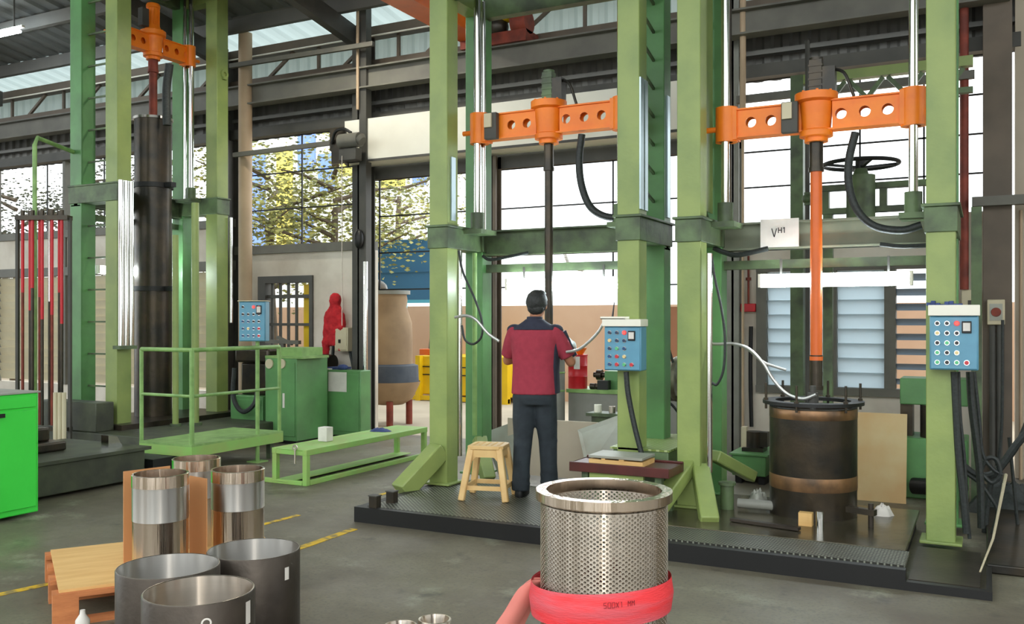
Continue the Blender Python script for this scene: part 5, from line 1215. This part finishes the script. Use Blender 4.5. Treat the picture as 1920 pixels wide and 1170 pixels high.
CB = [([(1789, 697), (1792, 760), (1797, 850), (1806, 930), (1812, 1000)], 6.75, .022), ([(1797, 697), (1800, 780), (1808, 860), (1812, 940), (1818, 1010)], 6.78, .012), ([(1818, 697), (1822, 760), (1832, 840), (1838, 900), (1840, 990)], 7.0, .024), ([(1826, 697), (1836, 790), (1842, 850), (1862, 880), (1880, 890)], 7.1, .014),
      ([(1804, 872), (1830, 890), (1860, 890), (1880, 870), (1905, 835), (1935, 800)], 7.3, .026), ([(1935, 770), (1915, 820), (1890, 860), (1862, 890), (1850, 950), (1846, 1010)], 7.5, .022), ([(1808, 885), (1835, 905), (1855, 930), (1870, 960), (1860, 1000)], 7.2, .012), ([(1892, 820), (1898, 880), (1908, 985)], 7.6, .012), ([(1880, 600), (1878, 800), (1866, 900), (1850, 960)], 8.4, .012), ([(1840, 880), (1850, 860), (1868, 862), (1875, 890), (1860, 905), (1842, 890)], 7.1, .015)]
LBL = ['thick black cable dropping from the far right control box beside the column', 'thin black cable beside the thick one under the far right control box', 'thick black cable under the right corner of the far right control box', 'black cable curving off from under the far right control box', 'thick black hose sagging in from the right edge at floor-cable height', 'black hose falling from the right edge into the cable tangle', 'thin cable trailing through the cable tangle to the floor', 'thin cable hanging at the right edge of the view', 'thin cable running down in front of the brown column', 'small loop of black cable in the middle of the tangle']
for (pp, y, r), lb in zip(CB, LBL): hose('black_cable', hY(y, *pp), r, 'rubber', lb, 'cable')
# floor clutter at the far right
p = atZ(1885, 960); cloth((p.x, p.y, 0), .28, .22, 14, 'dark oily rag heap on the floor below the cables at the far right', 'rag_heap', 'rubber')
p0 = atZ(1835, 1112, .03); p1 = atY(1895, 880, 7.0); m = MB().tube([atZ(1822, 1112, .01), atD(1862, 1010, 6.0), atD(1886, 890, 6.6)], [.004, .008, .012], 6); solo('thin_strap', m, 'beige_box', 'thin pale strap slanting across the bottom right corner of the platform', 'strap')
solo('oil_drip_pan', MB().box(-.0, 1.6, 6.3, 8.6, 0, .06), 'black_metal', 'dark oily drip pan on the floor under the cables at the far right', 'tray', bevel=.01)

a = atY(1560, 168, 9.95); m = MB().box(-2.4, -.1, 9.93, 9.99, a.z-.04, a.z+.04); solo('window_rail', m, 'frame_grey', 'grey horizontal rail crossing the upper right window behind the orange crosshead', 'rail')
a = atY(1393, 215, 9.9); m = MB().cyl((a.x, 9.9, a.z), (a.x, 9.9, 5.6), .032, n=14).cyl((a.x, 9.9, 0), (a.x, 9.9, a.z), .014, n=10); solo('beige_conduit', m, 'beige_pipe', 'thin beige conduit coming down from the roof left of the upper right window', 'conduit')
# ================================================================ THE WORKER
foot_c = atZ(1008, 932, .115)
PX, PY = foot_c.x-.05, foot_c.y+.05
rz = math.radians(14)
w_ = thing('person', 'worker in maroon polo shirt and dark trousers, seen from behind', 'person', (PX, PY, .115), rz)
PS = 1.0
def remesh(o, vox, sm=4):
    r = o.modifiers.new('Remesh', 'REMESH'); r.mode = 'VOXEL'; r.voxel_size = vox; r.use_smooth_shade = True
    s = o.modifiers.new('Smooth', 'SMOOTH'); s.iterations = sm; s.factor = .5
def loft(mb, secs, n=24, p=2.3):
    """secs: (x, y, z, rx, ry)"""
    vs = []
    for (x, y, z, rx, ry) in secs:
        for j in range(n):
            a = 2*PI*j/n; c, s = math.cos(a), math.sin(a)
            vs.append((x+rx*math.copysign(abs(c)**(2/p), c), y+ry*math.copysign(abs(s)**(2/p), s), z))
    k = len(secs)
    mb.add(vs, [(i*n+j, i*n+(j+1) % n, (i+1)*n+(j+1) % n, (i+1)*n+j) for i in range(k-1) for j in range(n)]+[tuple(reversed(range(n))), tuple(range((k-1)*n, k*n))], True)
def limb(mb, pts, rs, n=16):
    mb.tube(pts, rs, n); mb.sphere(pts[0], rs[0], 14, 10); mb.sphere(pts[-1], rs[-1], 14, 10)
# local frame: x right, y forward; heights above the platform
HT = 1.655
SHL, SHR = Vector((-.17, 0, 1.33)), Vector((.17, 0, 1.33))
ELR, WRR = Vector((.285, .07, 1.085)), Vector((.255, .27, 1.215))
ELL, WRL = Vector((-.255, .12, 1.09)), Vector((-.09, .33, 1.14))
b = MB()
# head facing +y, slightly turned right
hc = Vector((.012, .035, 1.555))
b.sphere(hc, (.072, .09, .1), 20, 16); b.sphere(hc+Vector((0, .02, -.05)), (.056, .07, .065), 16, 12)
b.sphere(hc+Vector((0, .1, -.015)), (.013, .02, .022), 10, 8)       # nose
b.sphere(hc+Vector((0, .085, -.052)), (.024, .014, .009), 10, 8)     # lips
for sx in (-1, 1):
    b.sphere(hc+Vector((sx*.074, .0, -.012)), (.01, .022, .032), 10, 8)   # ears
    b.sphere(hc+Vector((sx*.03, .08, .012)), (.016, .01, .01), 10, 8)
limb(b, [Vector((0, -.005, 1.38)), Vector((.005, .005, 1.43)), hc+Vector((0, -.005, -.06))], [.062, .052, .052])
loft(b, [(0, 0, .86, .14, .1), (0, 0, 1.0, .13, .09), (0, 0, 1.2, .15, .1), (0, 0, 1.34, .16, .09), (0, 0, 1.4, .07, .06)])
for S_, E_, W_ in ((SHR, ELR, WRR), (SHL, ELL, WRL)):
    limb(b, [S_, (S_+E_)/2+Vector((0, .0, -.01)), E_], [.052, .046, .04]); limb(b, [E_, (E_*.6+W_*.4), W_], [.04, .038, .027])
for sx in (-1, 1):
    fy = -.06 if sx < 0 else .1; limb(b, [Vector((sx*.085, 0, .84)), Vector((sx*.095, .02+fy*.5, .45)), Vector((sx*.1, fy, .07))], [.078, .05, .034])
def hand(mb, W, d, up, s=1, grip=.6):
    """palm along d, thumb towards up; fingers curl"""
    d = d.normalized(); up = (up-d*up.dot(d)).normalized(); sd = d.cross(up)*s
    mb.tube([W, W+d*.04, W+d*.085], [.026, .032, .034], 12); mb.sphere(W+d*.06, .034, 12, 8)
    for k, (o, L, r) in enumerate(((.027, .07, .0095), (.009, .078, .0098), (-.009, .072, .0092), (-.026, .056, .0082))):
        b0 = W+d*.085+up*o; d1 = (d*math.cos(grip*.6)+sd*math.sin(grip*.6)); d2 = (d*math.cos(grip*1.5)+sd*math.sin(grip*1.5)); d3 = (d*math.cos(grip*2.4)+sd*math.sin(grip*2.4))
        p1 = b0+d1*L*.45; p2 = p1+d2*L*.32; p3 = p2+d3*L*.25
        limb(mb, [b0-d*.02, b0, p1, p2, p3], [r, r, r*.95, r*.9, r*.78], 8)
    t0 = W+d*.03+up*.025; t1 = t0+(d*.6+up*.6+sd*.4).normalized()*.035; t2 = t1+(d*.8+up*.1+sd*.6).normalized()*.03
    limb(mb, [t0, t1, t2], [.013, .011, .009], 8)
dR = (WRR-ELR).normalized(); dL = (WRL-ELL).normalized()
hand(b, WRR, Vector((-.35, .85, .1)), Vector((0, 0, 1)), -1, .7)
hand(b, WRL, Vector((.35, .85, .1)), Vector((0, 0, 1)), 1, .7)
o = b.build('body', 'skin', w_); remesh(o, .0055, 3)
# eyes
for sx in (-1, 1): MB().sphere(hc+Vector((sx*.03, .086, .012)), .0085, 10, 8).build('eye', 'but_black', w_)
# hair
h = MB(); h.sphere(hc+Vector((0, -.012, .018)), (.088, .1, .1), 24, 18); h.sphere(hc+Vector((0, -.05, -.035)), (.068, .05, .055), 18, 12)
h.sphere(hc+Vector((.02, -.0, .085)), (.055, .07, .03), 14, 10)
o = h.build('hair', 'hair', w_); 
cut = o.data
bm = bmesh.new(); bm.from_mesh(cut)
bmesh.ops.delete(bm, geom=[v for v in bm.verts if v.co.y > hc.y+.05 and v.co.z < hc.z+.055], context='VERTS'); bm.to_mesh(cut); bm.free()
remesh_ = o.modifiers.new('Displace', 'DISPLACE'); tx = bpy.data.textures.new('hair_noise', 'CLOUDS'); tx.noise_scale = .02; remesh_.texture = tx; remesh_.strength = .012
# trousers
tr = MB()
loft(tr, [(0, 0, .92, .155, .11), (0, -.005, .87, .17, .12), (0, -.01, .8, .182, .13), (0, 0, .74, .178, .12)])
for sx in (-1, 1):
    fx = sx*.105+(.0 if sx > 0 else -.0); fy = -.06 if sx < 0 else .1
    tr.tube([Vector((sx*.082, 0, .84)), Vector((sx*.088, fy*.3, .62)), Vector((sx*.095, .02+fy*.5, .45)), Vector((sx*.1, fy*.8, .25)), Vector((fx, fy, .045))], [.098, .092, .078, .07, .074], 18)
    for z in (.1, .16, .44): tr.lathe([(.066, z-.014), (.078, z), (.066, z+.016)], (sx*.1, fy*(.9 if z < .3 else .5)+(.02 if z > .3 else 0), 0), 16)
o = tr.build('trousers', 'jeans', w_); remesh(o, .011, 5)
# shirt
s = MB()
loft(s, [(0, 0, .825, .19, .142), (0, .0, .93, .184, .135), (0, .0, 1.05, .18, .125), (0, .0, 1.18, .188, .126), (0, 0, 1.28, .196, .12), (0, 0, 1.335, .185, .1), (0, 0, 1.375, .145, .084), (0, 0, 1.41, .09, .066), (0, 0, 1.43, .065, .06)], 28, 2.5)
for S_, E_ in ((SHR, ELR), (SHL, ELL)):
    e = S_.lerp(E_, .82); s.tube([S_+Vector((0, 0, -.01)), S_.lerp(E_, .35), e], [.062, .068, .066], 18); s.sphere(S_+Vector((0, 0, -.004)), .062, 16, 12)
o = s.build('polo_shirt', ['shirt', 'navy'], w_)
remesh(o, .010, 5)
# navy yoke, collar and side panel as separate cloth pieces
y = MB()
loft(y, [(0, -.004, 1.345, .182, .104), (0, -.002, 1.36, .17, .098), (0, 0, 1.385, .14, .09), (0, 0, 1.415, .094, .074), (0, 0, 1.435, .07, .066)], 28, 2.5)
for S_ in (SHR, SHL): y.sphere(S_+Vector((0, .008, .014)), (.066, .06, .05), 16, 12)
e = SHR.lerp(ELR, .8); 
o = y.build('shoulder_yoke', 'navy', w_); remesh(o, .009, 4)
y = MB(); y.lathe([(.058, 1.405), (.068, 1.41), (.064, 1.45), (.056, 1.455), (.054, 1.41)], (0, 0, 0), 24); y.build('collar', 'navy', w_)
y = MB(); y.tube([SHR+Vector((.052, .03, .0)), SHR.lerp(ELR, .4)+Vector((.05, .02, .0)), SHR.lerp(ELR, .8)+Vector((.046, .02, .0))], [.035, .03, .03], 12); y.build('sleeve_panel', 'navy', w_)
y = MB(); loft(y, [(.168, .035, .835, .03, .1), (.162, .035, 1.0, .03, .098), (.165, .035, 1.15, .032, .1), (.17, .03, 1.25, .03, .09)], 18); y.build('side_panel', 'navy', w_)
# white work glove over the right hand
g = MB(); hand(g, WRR, Vector((-.35, .85, .1)), Vector((0, 0, 1)), -1, .7)
g.tube([WRR-dR*.05, WRR, WRR+Vector((-.02, .05, 0))], [.04, .036, .036], 14)
o = g.build('work_glove', 'glove', w_); rm = o.modifiers.new('Remesh', 'REMESH'); rm.mode = 'VOXEL'; rm.voxel_size = .005; rm.use_smooth_shade = True; dp = o.modifiers.new('Inflate', 'DISPLACE'); dp.strength = .006; dp.mid_level = 0
# shoes
for sx in (-1, 1):
    fy = -.06 if sx < 0 else .1; f = MB(); x = sx*.107
    loft(f, [(x, fy+.07, 0, .048, .132), (x, fy+.07, .02, .05, .135), (x, fy+.065, .035, .047, .13), (x, fy+.03, .065, .042, .09), (x, fy+.0, .1, .04, .055)], 24, 2.6)
    o = f.build('shoe', 'black', w_)
# rod held by the worker's hands lies on the spindle
# ================================================================ CAMERA, WORLD
sc = bpy.context.scene
cam = bpy.data.cameras.new('camera'); co = bpy.data.objects.new('camera', cam); C.objects.link(co)
cam.sensor_width = 36; cam.lens = F_PX/1920*36; cam.shift_y = (HZ-585)/1920
co.location = (0, 0, CAMZ); co.rotation_euler = (PI/2, 0, YAW); cam.clip_end = 200; cam.clip_start = .05
sc.camera = co
w = bpy.data.worlds.new('sky'); sc.world = w; w.use_nodes = True
bg = w.node_tree.nodes['Background']; bg.inputs[0].default_value = (.92, .98, 1, 1); bg.inputs[1].default_value = 2.6
sc.view_settings.view_transform = 'Standard'; sc.view_settings.look = 'None'; sc.view_settings.gamma = 1; sc.view_settings.exposure = .34

# the camera's own small flash
fl = bpy.data.lights.new('camera_flash', 'POINT'); fl.energy = 55; fl.shadow_soft_size = .03; fl.color = (1, .98, .95)
fo = bpy.data.objects.new('camera_flash', fl); C.objects.link(fo); fo.location = (0, -.02, CAMZ+.07)
